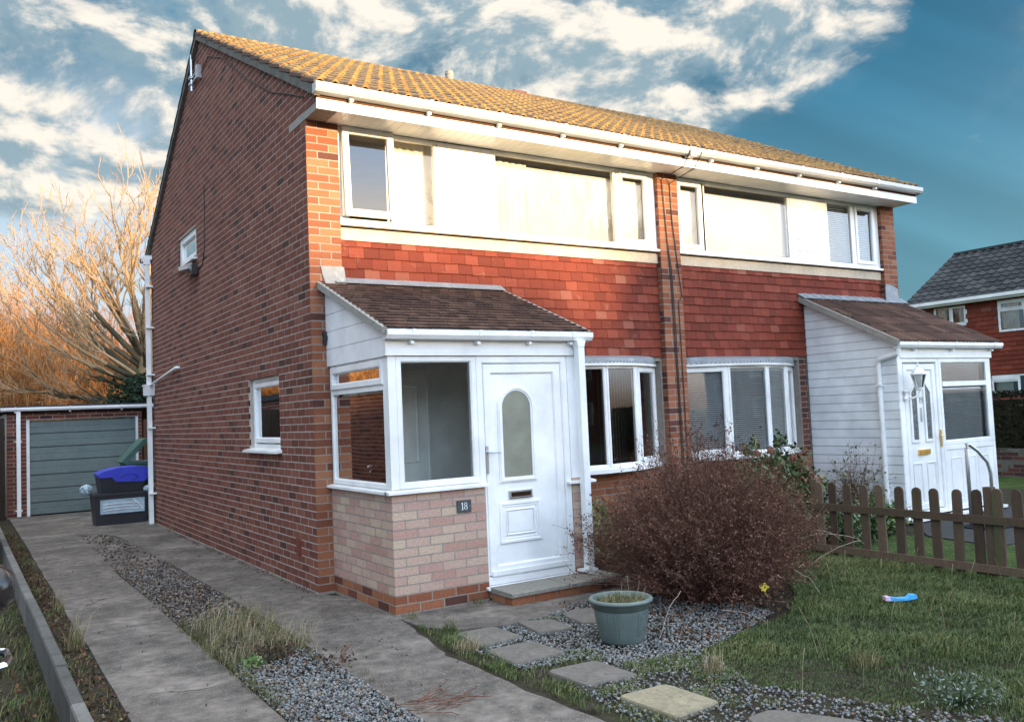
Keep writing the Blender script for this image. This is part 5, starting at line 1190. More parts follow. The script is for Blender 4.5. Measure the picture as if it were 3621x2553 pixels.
def tuft(x, y, n, h, spread, m_='dry', lo=.2, hi=1, z=0, w=.0035, lab=None, lean=.8):
    a = rng.uniform(0, 6.28, n); r_ = spread * rng.uniform(0, 1, n) ** .7; P_ = np.column_stack([x + r_ * np.cos(a), y + r_ * np.sin(a), np.full(n, z - .005)])
    V, F = blades(P_, np.full(n, h) * rng.uniform(.4, 1.15, n), w, lean, curl=.3); o = np_mesh('grass_tuft', V, F, np.repeat(rng.uniform(lo, hi, n), 2), m_, loc=(x, y, z)); return o
TU = []
dr_ = np.concatenate([scatter([(-1.33, -.45), (-.74, -.45), (-.72, -1.75), (-1.33, -1.95)], 46)])
V_, F_, R_ = [], [], []
def add_tufts(name, spec, m_, w=.0034):
    Vs, Fs, Rs = [], [], []; k = 0
    for (x, y, n, h, sp, lo, hi, z) in spec:
        a = rng.uniform(0, 6.28, n); r_ = sp * rng.uniform(0, 1, n) ** .7; P_ = np.column_stack([x + r_ * np.cos(a), y + r_ * np.sin(a), np.full(n, z - .005)])
        V, F = blades(P_, np.full(n, h) * rng.uniform(.4, 1.15, n), w, .95, curl=.3); Vs.append(V); Fs.append(F + k); k += len(V); Rs.append(np.repeat(rng.uniform(lo, hi, n), 2))
    o = np_mesh(name, np.concatenate(Vs), np.concatenate(Fs), np.concatenate(Rs), m_); o['kind'] = 'stuff'
add_tufts('edge_grass', [(x0 + rng.uniform(-.02, .02), y, 9, rng.uniform(.03, .075), .03, 0, .8, 0) for x0 in (-1.335, -.70) for y in np.arange(3.0, -4.8, -.13) if rng.uniform() < .6] +
          [(x, -.165 + rng.uniform(-.008, .008), 7, .022, .02, 0, .5, 0) for x in np.arange(-2.0, -1.35, .045)] + [(-.01, y, 7, rng.uniform(.02, .06), .02, 0, .8, 0) for y in np.arange(7, .1, -.3) if rng.uniform() < .5] +
          [(x, -1.385, 7, rng.uniform(.02, .05), .02, 0, .6, 0) for x in np.arange(.2, 1.0, .09)], 'dry')
add_tufts('dry_grass', [(x, y, 34, rng.uniform(.13, .27), .10, .05, 1, 0) for x, y in dr_ if rng.uniform() < .9] + [(-1.32, y, 40, .10, .05, 0, .5, 0) for y in np.arange(-.5, -3.0, -.16)] +
          [(-.80, y, 26, .10, .05, .1, .8, 0) for y in np.arange(-.6, -2.4, -.2)], 'dry')
for (x, y, n, h, sp, lo, hi, lab) in [(-2.10, -.62, 120, .30, .07, .1, .9, 'tall tuft of dry grass at the left edge of the drive'),
    (-2.06, 1.1, 50, .22, .05, .3, .9, 'thin straw tuft further up the left edge of the drive'), (.24, -2.12, 90, .13, .07, .0, .35, 'green tuft beside the first stepping slab'),
    (.10, -2.62, 150, .12, .10, .6, 1, 'straw coloured tuft in front of the second stepping slab'), (.98, -4.05, 120, .17, .07, .55, 1, 'pale straw tuft beyond the buff slab at the lawn edge'),
    (1.75, -4.55, 160, .12, .10, .2, .7, 'yellowish clump of grass at the near edge of the lawn'), (.88, -1.42, 70, .09, .10, .0, .4, 'green weeds at the foot of the doorstep'), (.22, -1.50, 60, .07, .07, .1, .6, 'short weeds at the front corner of the porch wall'),
    (-.10, 6.3, 60, .14, .07, .2, 1, 'small weeds growing at the foot of the gable wall near the bins')]:
    o = tuft(x, y, n, h, sp, 'dry', lo, hi); setp(o, lab, 'grass tuft', 'grass tufts')
# tall seed stalks standing in the lawn
sg_ = []
for _ in range(60):
    x, y = scatter(LAWN, 1)[0]; h = rng.uniform(.14, .30); a = rng.uniform(0, 6.28); l_ = rng.uniform(.05, .5) * h
    sg_.append((x, y, 0, x + .4 * l_ * math.cos(a), y + .4 * l_ * math.sin(a), h * .6, .0016, .0013)); sg_.append((x + .4 * l_ * math.cos(a), y + .4 * l_ * math.sin(a), h * .6, x + l_ * math.cos(a), y + l_ * math.sin(a), h, .0013, .0028))
V, F = seg_tubes(sg_); o = np_mesh('seed_stalks', V, F, np.repeat(rng.uniform(.5, 1, len(sg_)), 3), 'dry'); o['kind'] = 'stuff'
# a silvery lobed weed at the bottom edge, a lime green weed in the gravel, dead twigs
def weed(name, c, n, r_, size, m_, lo, hi, lab, h=.08):
    t = thing(name, c, lab, 'weed'); a = rng.uniform(0, 6.28, n); q = r_ * np.sqrt(rng.uniform(0, 1, n)); P_ = np.column_stack([c[0] + q * np.cos(a), c[1] + q * np.sin(a), rng.uniform(.01, h, n)])
    V, F = leaf_quads(P_, size, flat=-.6, aspect=2.2); np_mesh('leaves', V, F, rng.uniform(lo, hi, len(F)), m_, t)
    S = [(c[0], c[1], 0, *p, .002, .001) for p in P_[::4]]; V, F = seg_tubes(S); np_mesh('stems', V, F, np.full(len(F), .4), 'leaf_green', t)
weed('thistle', (1.55, -5.25, 0), 420, .22, .011, 'silver', 0, 1, 'pale silvery thistle like weed at the bottom edge of the lawn', .13)
weed('weed', (-1.20, -2.05, 0), 130, .07, .016, 'leaf_var', .3, .7, 'lime green weed in the middle strip of the drive', .07)
weed('dock_weed', (-1.02, -1.95, 0), 200, .13, .016, 'litter', 0, .5, 'dark brown weed in the middle strip of the drive', .10)
tw = []
for _ in range(22):
    p = np.array([rng.uniform(-.78, -.55), rng.uniform(-3.62, -3.35), .012]); a = rng.uniform(-.6, .9); l_ = rng.uniform(.10, .34)
    for s_ in range(4):
        q = p + np.array([math.cos(a) * l_ / 4, -math.sin(a) * l_ / 4, rng.uniform(-.006, .018)]); tw.append((*p, *q, .0028, .002)); p = q; a += rng.uniform(-.4, .4)
V, F = seg_tubes(tw, 4); o = np_mesh('dead_twigs', V, F, np.repeat(rng.uniform(.2, .8, len(tw)), 4), 'bush_twig', loc=(-.68, -3.5, 0)); setp(o, 'small heap of dead brown twigs where gravel meets the drive', 'twigs')
tw = []
for k in range(9):
    p = np.array([-.70 + rng.uniform(-.01, .01), -2.35 + rng.uniform(-.01, .01), .0]); 
    for s_ in range(3):
        q = p + np.array([rng.uniform(-.02, .05), rng.uniform(-.03, .03), .035]); tw.append((*p, *q, .002, .0012)); p = q
V, F = seg_tubes(tw, 4); o = np_mesh('dead_weed', V, F, np.repeat(rng.uniform(.2, .8, len(tw)), 4), 'bush_twig', loc=(-.7, -2.35, 0)); setp(o, 'dead brown weed stalks at the edge of the middle strip', 'weed')
V, F = leaf_quads(np.column_stack([scatter([(-.85, -2.55), (-.60, -2.55), (-.60, -2.15), (-.85, -2.2)], 60), rng.uniform(0, .08, 60)]), .02); np_mesh('leaves', V, F, rng.uniform(0, .6, len(F)), 'litter', o)
# litter: blue packet, yellow leaf
mb = MB(); mb.prism([(-.11, .035), (-.085, .06), (-.03, .05), (.05, .052), (.075, .075), (.115, .070), (.12, .045), (.06, .035), (0, .03)], -.03, .03, AX((3.30, -3.76, 0), (.84, -.54, 0), (-.54, -.84, 0))); pk = mb.build('wrapper', 'packet', loc=(3.30, -3.76, .03)); setp(pk, 'crumpled bright blue wrapper lying in the lawn', 'litter')
mb = MB(); mb.prism([(-.125, .036), (-.088, .034), (-.088, .064), (-.125, .066)], -.031, .031, AX((3.30, -3.76, 0), (.84, -.54, 0), (-.54, -.84, 0))); mb.build('wrapper_end', 'packet_end', pk)
c = Vector((2.30, -3.30, .20)); e1 = Vector((.84, -.54, .1)).normalized(); e2 = Vector((.1, .2, 1)).normalized(); pt = []
for k in range(20):
    a = 2 * math.pi * k / 20; r_ = .036 * (1 if k % 4 == 0 else .70 if k % 4 == 2 else .82) * (1.15 if k < 11 else .8); pt.append(tuple(c + e1 * r_ * math.cos(a) + e2 * r_ * math.sin(a)))
mb = MB(); mb.face(pt, None, .5); mb.face([tuple(Vector(p) + Vector((.002, .003, .001))) for p in pt[::-1]], None, .5); mb.tube([tuple(c - e2 * .03), tuple(c - e2 * .07 + e1 * .02)], .0015, 4); yl = mb.build('maple_leaf', 'yellow_leaf', loc=tuple(c), recalc=False); setp(yl, 'single bright yellow lobed leaf caught low in the brown bush', 'leaf')

# ---------------------------------------------------------------- green planter
pc = (1.03, -3.15); PT_ = thing('planter_pot', (pc[0], pc[1], 0), 'round grey green plastic plant pot with grass growing in it, on the gravel', 'plant pot')
pf = [(0, .003), (.142, .003), (.146, .02), (.150, .03), (.158, .06), (.178, .15), (.190, .225), (.1905, .235), (.196, .236), (.198, .270), (.203, .272), (.217, .275), (.222, .283), (.222, .292), (.214, .300), (.198, .302), (.192, .298), (.190, .26), (0, .26)]
mb = MB(); mb.lathe(pf, (pc[0], pc[1], 0), 48); mb.build('pot', 'pot', PT_, smooth=True)
for k in range(48):
    if k % 12 == 0: mb = MB()
    a = 2 * math.pi * k / 48
    if k % 12 < 7:
        pts = [(pc[0] + (r_ - .001) * math.cos(a), pc[1] + (r_ + .0015) * math.sin(a), z) for r_, z in ((.158, .06), (.178, .15), (.189, .22))]; mb.tube(pts, .0028, 4)
    if k % 12 == 7: mb.build('pot_ribs', 'pot', PT_)
mb = MB(); mb.lathe([(0, .268), (.189, .264)], (pc[0], pc[1], 0), 24); mb.build('compost', 'soil', PT_)
n = 900; a = rng.uniform(0, 6.28, n); q = .18 * np.sqrt(rng.uniform(0, 1, n)); V, F = blades(np.column_stack([pc[0] + q * np.cos(a), pc[1] + q * np.sin(a), np.full(n, .262)]), np.full(n, .052), .003, .7); np_mesh('pot_grass', V, F, np.repeat(rng.uniform(0, .85, n), 2), 'dry', PT_)
S = [(pc[0] + x, pc[1] + y, .26, pc[0] + x + dx, pc[1] + y + dy, .26 + h, .0018, .001) for x, y, dx, dy, h in ((.10, .02, .0, .02, .17), (.07, -.08, .03, -.01, .15), (-.12, .0, -.03, 0, .09), (.12, -.06, .05, -.02, .10), (.04, .05, .02, .0, .13))]
V, F = seg_tubes(S, 4); np_mesh('straw', V, F, np.full(len(F), .9), 'dry', PT_)

# ---------------------------------------------------------------- shrubs
def shrub(name, c, rx, ry, h, nstem, nleaf, leafsize, lm, tm, lab, cat='bush', z0=0.0, shape=.75, lo=0, hi=1, base=.35, extra=None, thick=.004, group=None, leafmin=.15):
    t = thing(name, (c[0], c[1], z0), lab, cat, group); S = []; tips = []; rs = []
    for i in range(nstem):
        a = rng.uniform(0, 6.28); q = math.sqrt(rng.uniform(0, 1)); b = np.array([c[0] + rx * base * q * math.cos(a), c[1] + ry * base * q * math.sin(a), z0])
        q0 = q; q = q * (1 + .11 * math.sin(3 * a + 1.3) + .07 * math.sin(7 * a + c[0])); top = min(1.1, q) ** shape; el = (1 - .55 * top ** 2.2) * rng.uniform(.70, 1.10) * (1 + .07 * math.sin(5 * a + 9 * q0)); e = np.array([c[0] + rx * q * math.cos(a) * rng.uniform(.8, 1.1), c[1] + ry * q * math.sin(a) * rng.uniform(.8, 1.1), z0 + h * el * (rng.uniform(.25, 1) if rng.uniform() < .45 else 1)])
        n_ = 5; p = b; r_ = rng.uniform(0, .8); w = rng.normal(size=(n_, 3)) * .02
        for k in range(n_):
            f = (k + 1) / n_; x = b + (e - b) * np.array([f ** 1.3, f ** 1.3, f ** .85]) + w[k] * (k < n_ - 1); S.append((*p, *x, thick * (1 - .7 * k / n_), thick * (1 - .7 * f))); rs.append(r_); 
            if k > 0:
                for _ in range(2):
                    d = (x - p) / (np.linalg.norm(x - p) + 1e-9) + rng.normal(size=3) * .55; l_ = rng.uniform(.05, .17) * (h / 1.0) ** .5; y = x + d / np.linalg.norm(d) * l_ * np.array([1, 1, .9]); S.append((*x, *y, thick * .4, thick * .2)); rs.append(r_)
                    tips.append((x, y))
            p = x
        tips.append((p, p + (e - b) / np.linalg.norm(e - b) * .05))
    V, F = seg_tubes(S); np_mesh('stems', V, F, np.repeat(rs, 3), tm, t)
    if nleaf:
        A = np.array([q[0] for q in tips]); B = np.array([q[1] for q in tips]); i = rng.integers(0, len(tips), nleaf); f = rng.uniform(.1, 1.05, nleaf)[:, None]; P_ = A[i] + (B[i] - A[i]) * f + rng.normal(size=(nleaf, 3)) * leafsize * .8
        P_ = P_[P_[:, 2] > z0 + leafmin * h * rng.uniform(0, 1, len(P_))]
        V, F = leaf_quads(P_, leafsize); cl = rng.uniform(lo, hi, len(tips))[i[:len(P_)]] * .6 + rng.uniform(lo, hi, len(P_)) * .4; np_mesh('leaves', V, F, cl, lm, t)
    return t, S
spirea, _ = shrub('brown_bush', (2.50, -2.50), 1.03, .96, 1.30, 2300, 50000, .0135, 'bush', 'bush_twig', 'large rounded bush of reddish brown dead leaves and twigs in front of the bay window', leafmin=.05, thick=.0032)
# pale arching dead stems in front of it
S = []
for (x, y, z, a, l_, up_) in [(3.1, -3.0, .45, .3, .7, .2), (3.0, -3.15, .25, 1.0, .6, .55), (3.2, -2.9, .5, -.2, .5, .05), (2.6, -3.35, .3, -1.2, .35, -.1), (1.45, -3.3, .3, 2.6, .35, -.4), (2.2, -3.45, .3, -1.7, .3, .3), (2.9, -3.3, .2, 2.5, .4, .6), (1.7, -3.45, .15, 0, .4, -.1)]:
    p = np.array([x, y, z])
    for k in range(7):
        q = p + np.array([math.cos(a), -abs(math.sin(a)) * .5, up_]) * l_ / 7 + rng.normal(size=3) * .008; q[2] = max(q[2], .01); S.append((*p, *q, .0024, .002)); p = q; up_ -= .10; a += rng.uniform(-.1, .1)
for k in range(0, len(S), 7): V, F = seg_tubes(S[k:k + 7], 4); np_mesh('dead_stem', V, F, np.full(len(F), .97), 'bush_twig', spirea)
hy, _ = shrub('hydrangea', (5.45, -.62), .85, .45, 1.12, 210, 5600, .050, 'leaf_green', 'bush_twig', 'leafy green hydrangea with faded pink heads below the right bay window', thick=.005)
for k, (x, y, z) in enumerate([(5.55, -.95, .92), (5.75, -.85, .85), (5.95, -.8, .80), (5.80, -1.0, .70), (5.35, -.8, 1.02), (6.05, -.9, .62), (5.62, -1.02, .66), (5.1, -.8, 1.0), (6.1, -.7, .95)]):
    u = rng.normal(size=(110, 3)); u /= np.linalg.norm(u, axis=1, keepdims=True); Vq, Fq = leaf_quads(np.array([x, y, z]) + u * rng.uniform(.03, .052), .022); np_mesh('flower_head', Vq, Fq, rng.uniform(0, 1, len(Fq)), 'flower', hy)
shrub('pinkish_shrub', (4.80, -.55), .42, .30, 1.02, 160, 3000, .020, 'bush', 'bush_twig', 'wispy brown seed headed shrub before the party pier and right bay', thick=.003, lo=.3)
shrub('bare_shrub', (6.85, -.85), .55, .38, 1.02, 130, 500, .030, 'leaf_green', 'bush_twig', 'thin bare twiggy shrub against the white boarded porch side', thick=.004, base=.2)
for i, (x, y, h) in enumerate([(5.15, -1.75, .42), (5.75, -1.65, .40), (6.35, -1.5, .42)]):
    lab = ['low green leafy shrub behind the left end of the picket fence', 'low green leafy shrub behind the fence, middle of three', 'low green leafy shrub behind the fence close to the white porch'][i]
    shrub('low_shrub', (x, y), .38, .32, h, 70, 2200, .034, 'leaf_var' if i == 2 else 'leaf_green', 'bush_twig', lab, hi=.75 if i < 2 else .8, thick=.003, group='low shrubs behind the fence')
shrub('variegated_shrub', (2.82, -.62), .30, .28, .58, 60, 1500, .034, 'leaf_var', 'bush_twig', 'small green and cream leaved shrub beside the porch downpipe', thick=.003)
shrub('low_shrub', (3.3, -1.1), .45, .4, .55, 60, 1700, .028, 'leaf_green', 'bush_twig', 'dark green plant mostly hidden between the brown bush and the bay window', thick=.003)

# ---------------------------------------------------------------- bins by the corner of the house
bb = thing('recycling_box', (-.42, 8.55, 0), 'black recycling box stuffed with clear film, at the front of the bin heap', 'box', 'waste containers beside the downpipe')
TB = FR(8.30)
def tapered(mb, x0, x1, y0, y1, z0, z1, t, m=0):
    a = [(x0 + t, y0 + t, z0), (x1 - t, y0 + t, z0), (x1 - t, y1 - t, z0), (x0 + t, y1 - t, z0)]; b = [(x0, y0, z1), (x1, y0, z1), (x1, y1, z1), (x0, y1, z1)]
    for i in range(4): j = (i + 1) % 4; mb.face([a[i], a[j], b[j], b[i]], None, .5, m)
    mb.face(a[::-1], None, .5, m); mb.face(b, None, .5, m)
mb = MB(); tapered(mb, -.90, -.02, 8.30, 8.85, .0, .50, .04); mb.box(-.92, .0, 8.28, 8.87, .50, .54); mb.build('box_body', 'bin_black', bb)
mb = MB(); mb.frame(-.80, -.10, .19, .43, .022, -.02, .012, TB); mb.box(-.78, -.12, -.02, .002, .21, .41, TB); mb.build('box_window', 'film', bb)
mb = MB()
for z in (.25, .30, .35): mb.tube([TB(-.76, .012, z), TB(-.5, .02, z + .012), (TB(-.2, .012, z + .005))], .006, 5)
mb.tube([TB(-.28, .015, .41), TB(-.2, .03, .33), TB(-.13, .02, .24)], .010, 5); mb.build('film_fold', 'white', bb)
bl = thing('recycling_bin', (-.40, 8.75, .545), 'blue lidded recycling bin on top of the black box', 'bin', 'waste containers beside the downpipe')
mb = MB(); tapered(mb, -.80, -.08, 8.36, 8.95, .545, .80, .03); mb.build('bin_body', 'bin_black', bl)
mb = MB(); mb.prism([(-.80, .80), (-.82, .855), (-.74, .905), (-.5, .955), (-.2, .965), (.0, .935), (.02, .90), (-.03, .865), (-.05, .74), (-.10, .70), (-.55, .72), (-.60, .80)], 8.34, 8.98, lambda u, d, z: (u, d, z)); mb.build('bin_lid', 'bin_blue', bl)
mb = MB(); mb.tube([(-.50, 8.333, .80), (-.40, 8.325, .86), (-.28, 8.325, .86), (-.18, 8.333, .78), (-.28, 8.325, .74)], .008, 5); mb.build('lid_rib', 'bin_blue', bl)
bg_ = thing('wheelie_bin', (.12, 9.35, 0), 'green wheelie bin with its lid propped open, behind the blue bin', 'bin', 'waste containers beside the downpipe')
mb = MB(); tapered(mb, -.28, .38, 9.05, 9.7, .1, .98, .05); mb.box(-.30, .40, 9.03, 9.72, .98, 1.02); mb.build('bin_body', 'bin_green', bg_)
mb = MB(); mb.prism([(-.36, 1.02), (.02, 1.42), (.09, 1.43), (.10, 1.38), (-.27, .99)], 9.02, 9.66, lambda u, d, z: (u, d, z)); mb.build('bin_lid', 'bin_green', bg_)
mb = MB(); mb.lathe([(0, -.03), (.1, -.03), (.1, .03), (0, .03)], (0, 0, 0), 16); mb.V = [(v[2] + .33, v[0] + 9.68, v[1] + .1) for v in mb.V]; mb.build('wheel', 'rubber', bg_)
def bag(name, c, r_, m_, lab):
    bm = bmesh.new(); bmesh.ops.create_icosphere(bm, subdivisions=3, radius=1)
    for v in bm.verts:
        f = 1 + .22 * math.sin(v.co.x * 7 + v.co.z * 5) * math.cos(v.co.y * 6 + 1) + random.uniform(-.05, .05); v.co = Vector((v.co.x * r_[0], v.co.y * r_[1], v.co.z * r_[2])) * f
    me = bpy.data.meshes.new(name); bm.to_mesh(me); bm.free(); o = link(name, me, m_, None, c); setp(o, lab, 'bag')
bag('plastic_bag', (-.99, 8.55, .61), (.09, .12, .085), 'film', 'pale blue plastic bag bulging from the left of the bin heap')
bag('plastic_bag', (-.05, 8.25, .58), (.07, .07, .05), 'film', 'small pale bag on the box edge beside the downpipe')
bag('cloth_bundle', (.02, 8.22, .63), (.03, .04, .04), 'film_pink', 'tiny pink bundle on the bag beside the downpipe')

# ---------------------------------------------------------------- big bare tree and woodland behind
RMIN = .010
def grow(S, p, d, L, r_, lv, rg, up_=.12, wander=.12, kids=(7, 6, 5, 4), rr=.5):
    n_ = (7, 5, 4, 3, 2)[lv]; P_ = [p]; D_ = []; rad = []
    for k in range(n_):
        d = d + rg.normal(size=3) * wander * (1 if lv else .6) + np.array([0, 0, up_ * (.5 if lv == 0 else 1)]); d /= np.linalg.norm(d); q = p + d * L / n_
        ra, rb = r_ * (1 - .72 * k / n_), r_ * (1 - .72 * (k + 1) / n_); S.append((*p, *q, max(ra, RMIN), max(rb, RMIN * .6))); p = q; P_.append(p); D_.append(d); rad.append(rb)
    if lv >= len(kids): return
    for i in range(kids[lv]):
        f = rg.uniform(.22, 1.0) if lv < 2 else rg.uniform(.1, 1); k = min(n_ - 1, int(f * n_)); b = P_[k + 1] if f > .9 else P_[k] + (P_[k + 1] - P_[k]) * (f * n_ - k)
        dd = D_[k]; ax = rg.normal(size=3); ax -= dd * ax.dot(dd); ax /= np.linalg.norm(ax); ang = rg.uniform(.3, .75); nd = dd * math.cos(ang) + ax * math.sin(ang)
        grow(S, b, nd, L * rg.uniform(.35, .6), max(rad[k] * .60, .010), lv + 1, rg, up_, wander, kids, rr)
def big_tree(loc, lab, seed, limbs, kids=(8, 6, 5, 4), name='bare_tree', m_='bark', rz=0):
    rg = np.random.default_rng(seed); t = thing(name, loc, lab, 'tree'); S = []; x, y, z = loc
    tr = [(x, y, z - .1, x - .02, y, z + 1.2, .34, .30), (x - .02, y, z + 1.2, x - .06, y, z + 2.6, .30, .27), (x - .06, y, z + 2.6, x, y, z + 4.2, .27, .20), (x, y, z + 4.2, x + .1, y, z + 6, .20, .12)]
    V, F = seg_tubes(tr, 12); np_mesh('trunk', V, F, rg.uniform(.1, .4, len(F)), 'bark', t, smooth=True)
    for (dx, dy, dz, L, z0, r_) in limbs:
        d = np.array([dx, dy, dz], float); d /= np.linalg.norm(d); grow(S, np.array([x - .05, y, z + z0]), d, L, r_, 0, rg, kids=kids)
    S = np.array(S); low = (S[:, 5] - z) < 3.0 + .28 * np.abs(S[:, 3] - x); thick = (S[:, 6] > .075) | (low & (S[:, 6] > .012));  # low branches join the dark set: their shade is put into the colour
    V, F = seg_tubes(S[thick], 7); np_mesh('crown', V, F, np.repeat(rg.uniform(.1, 1, thick.sum()), 7), 'bark_limb_shade', t)
    V, F = seg_tubes(S[~thick], 3); o = np_mesh('twigs', V, F, np.repeat(rg.uniform(.3, 1, (~thick).sum()), 3), m_, t); return t
LIMB = [(-1, .1, .10, 3.9, 2.6, .10), (-1, -.2, .28, 4.4, 2.9, .12), (-1, .2, .50, 4.9, 3.1, .13), (-.9, -.1, .75, 5.0, 3.3, .13), (-.65, .2, 1.0, 4.8, 3.4, .13), (-.4, -.2, 1.0, 4.6, 3.6, .12), (-.15, .1, 1, 4.5, 3.8, .12), (.1, -.1, 1, 4.3, 4, .12),
        (.4, .2, 1, 4.1, 3.8, .12), (.8, 0, .8, 4, 3.3, .11), (1, .1, .4, 3.8, 3.0, .11), (-.8, -.6, .35, 3.9, 3.0, .09), (-.9, .5, .6, 4.4, 3.0, .10), (0, -1, .7, 3.5, 3.2, .1), (-1, -.1, .0, 3.4, 2.5, .07), (-.5, -.5, .8, 4.4, 3.4, .1), (-.75, .4, .2, 3.6, 2.8, .08), (-1, .0, .38, 5.0, 3.0, .11), (-1, .05, .62, 5.2, 3.2, .11), (-.8, .0, .95, 5.0, 3.5, .11)]
LIMB = [(a, b, c, L * (.74 if (a < -.6 and c > .45) else .86), 2.2 + (z0 - 2.5) * 1.7, r_ * .85) for a, b, c, L, z0, r_ in LIMB]
bt = big_tree((2.1, 20.5, 0), 'large bare spreading tree standing behind the garage, lit gold by the sun', 21, LIMB, kids=(7, 4, 3))
def copy_tree(t, loc, rz, sc, lab):
    r_ = t.copy(); COL.objects.link(r_); r_.location = loc; r_.rotation_euler = (0, 0, rz); r_.scale = (sc, sc, sc); r_['label'] = lab
    for c in t.children: d = c.copy(); COL.objects.link(d); d.parent = r_
copy_tree(bt, (19.0, -27.5, -.1), 1.9, 1.45, 'added unseen bare tree across the road, in front of the higher roofed house')  # unseen trees added behind the camera to filter sun on the right house
copy_tree(bt, (24.5, -27, -.1), .6, 1.4, 'added unseen bare tree across the road, furthest to the right')
copy_tree(bt, (21.5, -24.5, -.1), 3.4, 1.35, 'added unseen bare tree at the kerb across the road, nearest of the group')
copy_tree(bt, (22.0, -29.0, -.1), 5.0, 1.5, 'tallest added unseen bare tree across the road, behind the kerbside one')
# woodland: one mass of upright bare stems beyond the gardens
S = []; rg = np.random.default_rng(5)
for i in range(250):
    x = rg.uniform(-24, 13); y = rg.uniform(33, 44); H = (5.0 - .16 * max(x + 2, -4)) * rg.uniform(.7, 1.15) * (1 + (y - 33) * .012); p = np.array([x, y, -.1]); 
    for s_ in range(rg.integers(3, 6)):
        d = np.array([rg.normal() * .14, rg.normal() * .14, 1.0]); d /= np.linalg.norm(d); grow(S, p + rg.normal(size=3) * [.2, .2, 0], d, H, .045, 0, rg, up_=.10, wander=.07, kids=(9, 4, 2))
S = np.array(S); S[:, 6:] = np.maximum(S[:, 6:], .008); V, F = seg_tubes(S, 3); wd = np_mesh('woodland', V, F, np.repeat(rg.uniform(0, 1, len(S)), 3), 'wood_twig'); setp(wd, 'dense belt of bare russet trees glowing beyond the gardens', None, kind='stuff')
# dark evergreen behind the garage roof
def leafmass(name, c, r_, n, size, m_, lab, cat, box=False, z0=0, trunk=True):
    t = thing(name, (c[0], c[1], z0), lab, cat)
    if box: P_ = rng.uniform(-1, 1, (n, 3)); k = rng.integers(0, 3, n); P_[np.arange(n), k] = np.sign(P_[np.arange(n), k]) * rng.uniform(.85, 1.03, n)
    else: P_ = rng.normal(size=(n, 3)); P_ /= np.linalg.norm(P_, axis=1, keepdims=True); P_ *= (rng.uniform(.55, 1.05, (n, 1)) * (1 + .15 * np.sin(P_[:, :1] * 6) * np.cos(P_[:, 1:2] * 5)))
    P_ = P_ * np.array(r_) + np.array(c); V, F = leaf_quads(P_, size); np_mesh('foliage', V, F, rng.uniform(0, 1, len(F)), m_, t)
    if trunk: V, F = seg_tubes([(c[0], c[1], z0, c[0], c[1], c[2], .1, .06)], 8); np_mesh('trunk', V, F, np.full(len(F), .3), 'bark_dark', t)
    return t
leafmass('conifer_shrub', (2.0, 19.3, 1.7), (1.25, .9, 1.6), 9000, .09, 'conifer', 'dark evergreen shrub below the bare tree, behind the garage roof', 'shrub')

leafmass('sun_screen_evergreen', (17.8, -26, 7.5), (3.6, 2.0, 3.8), 5200, .10, 'conifer', 'added unseen evergreen across the road, screening part of the sun from the right house', 'tree')  # added out of view; its sparse leaves dim the sun on the right house
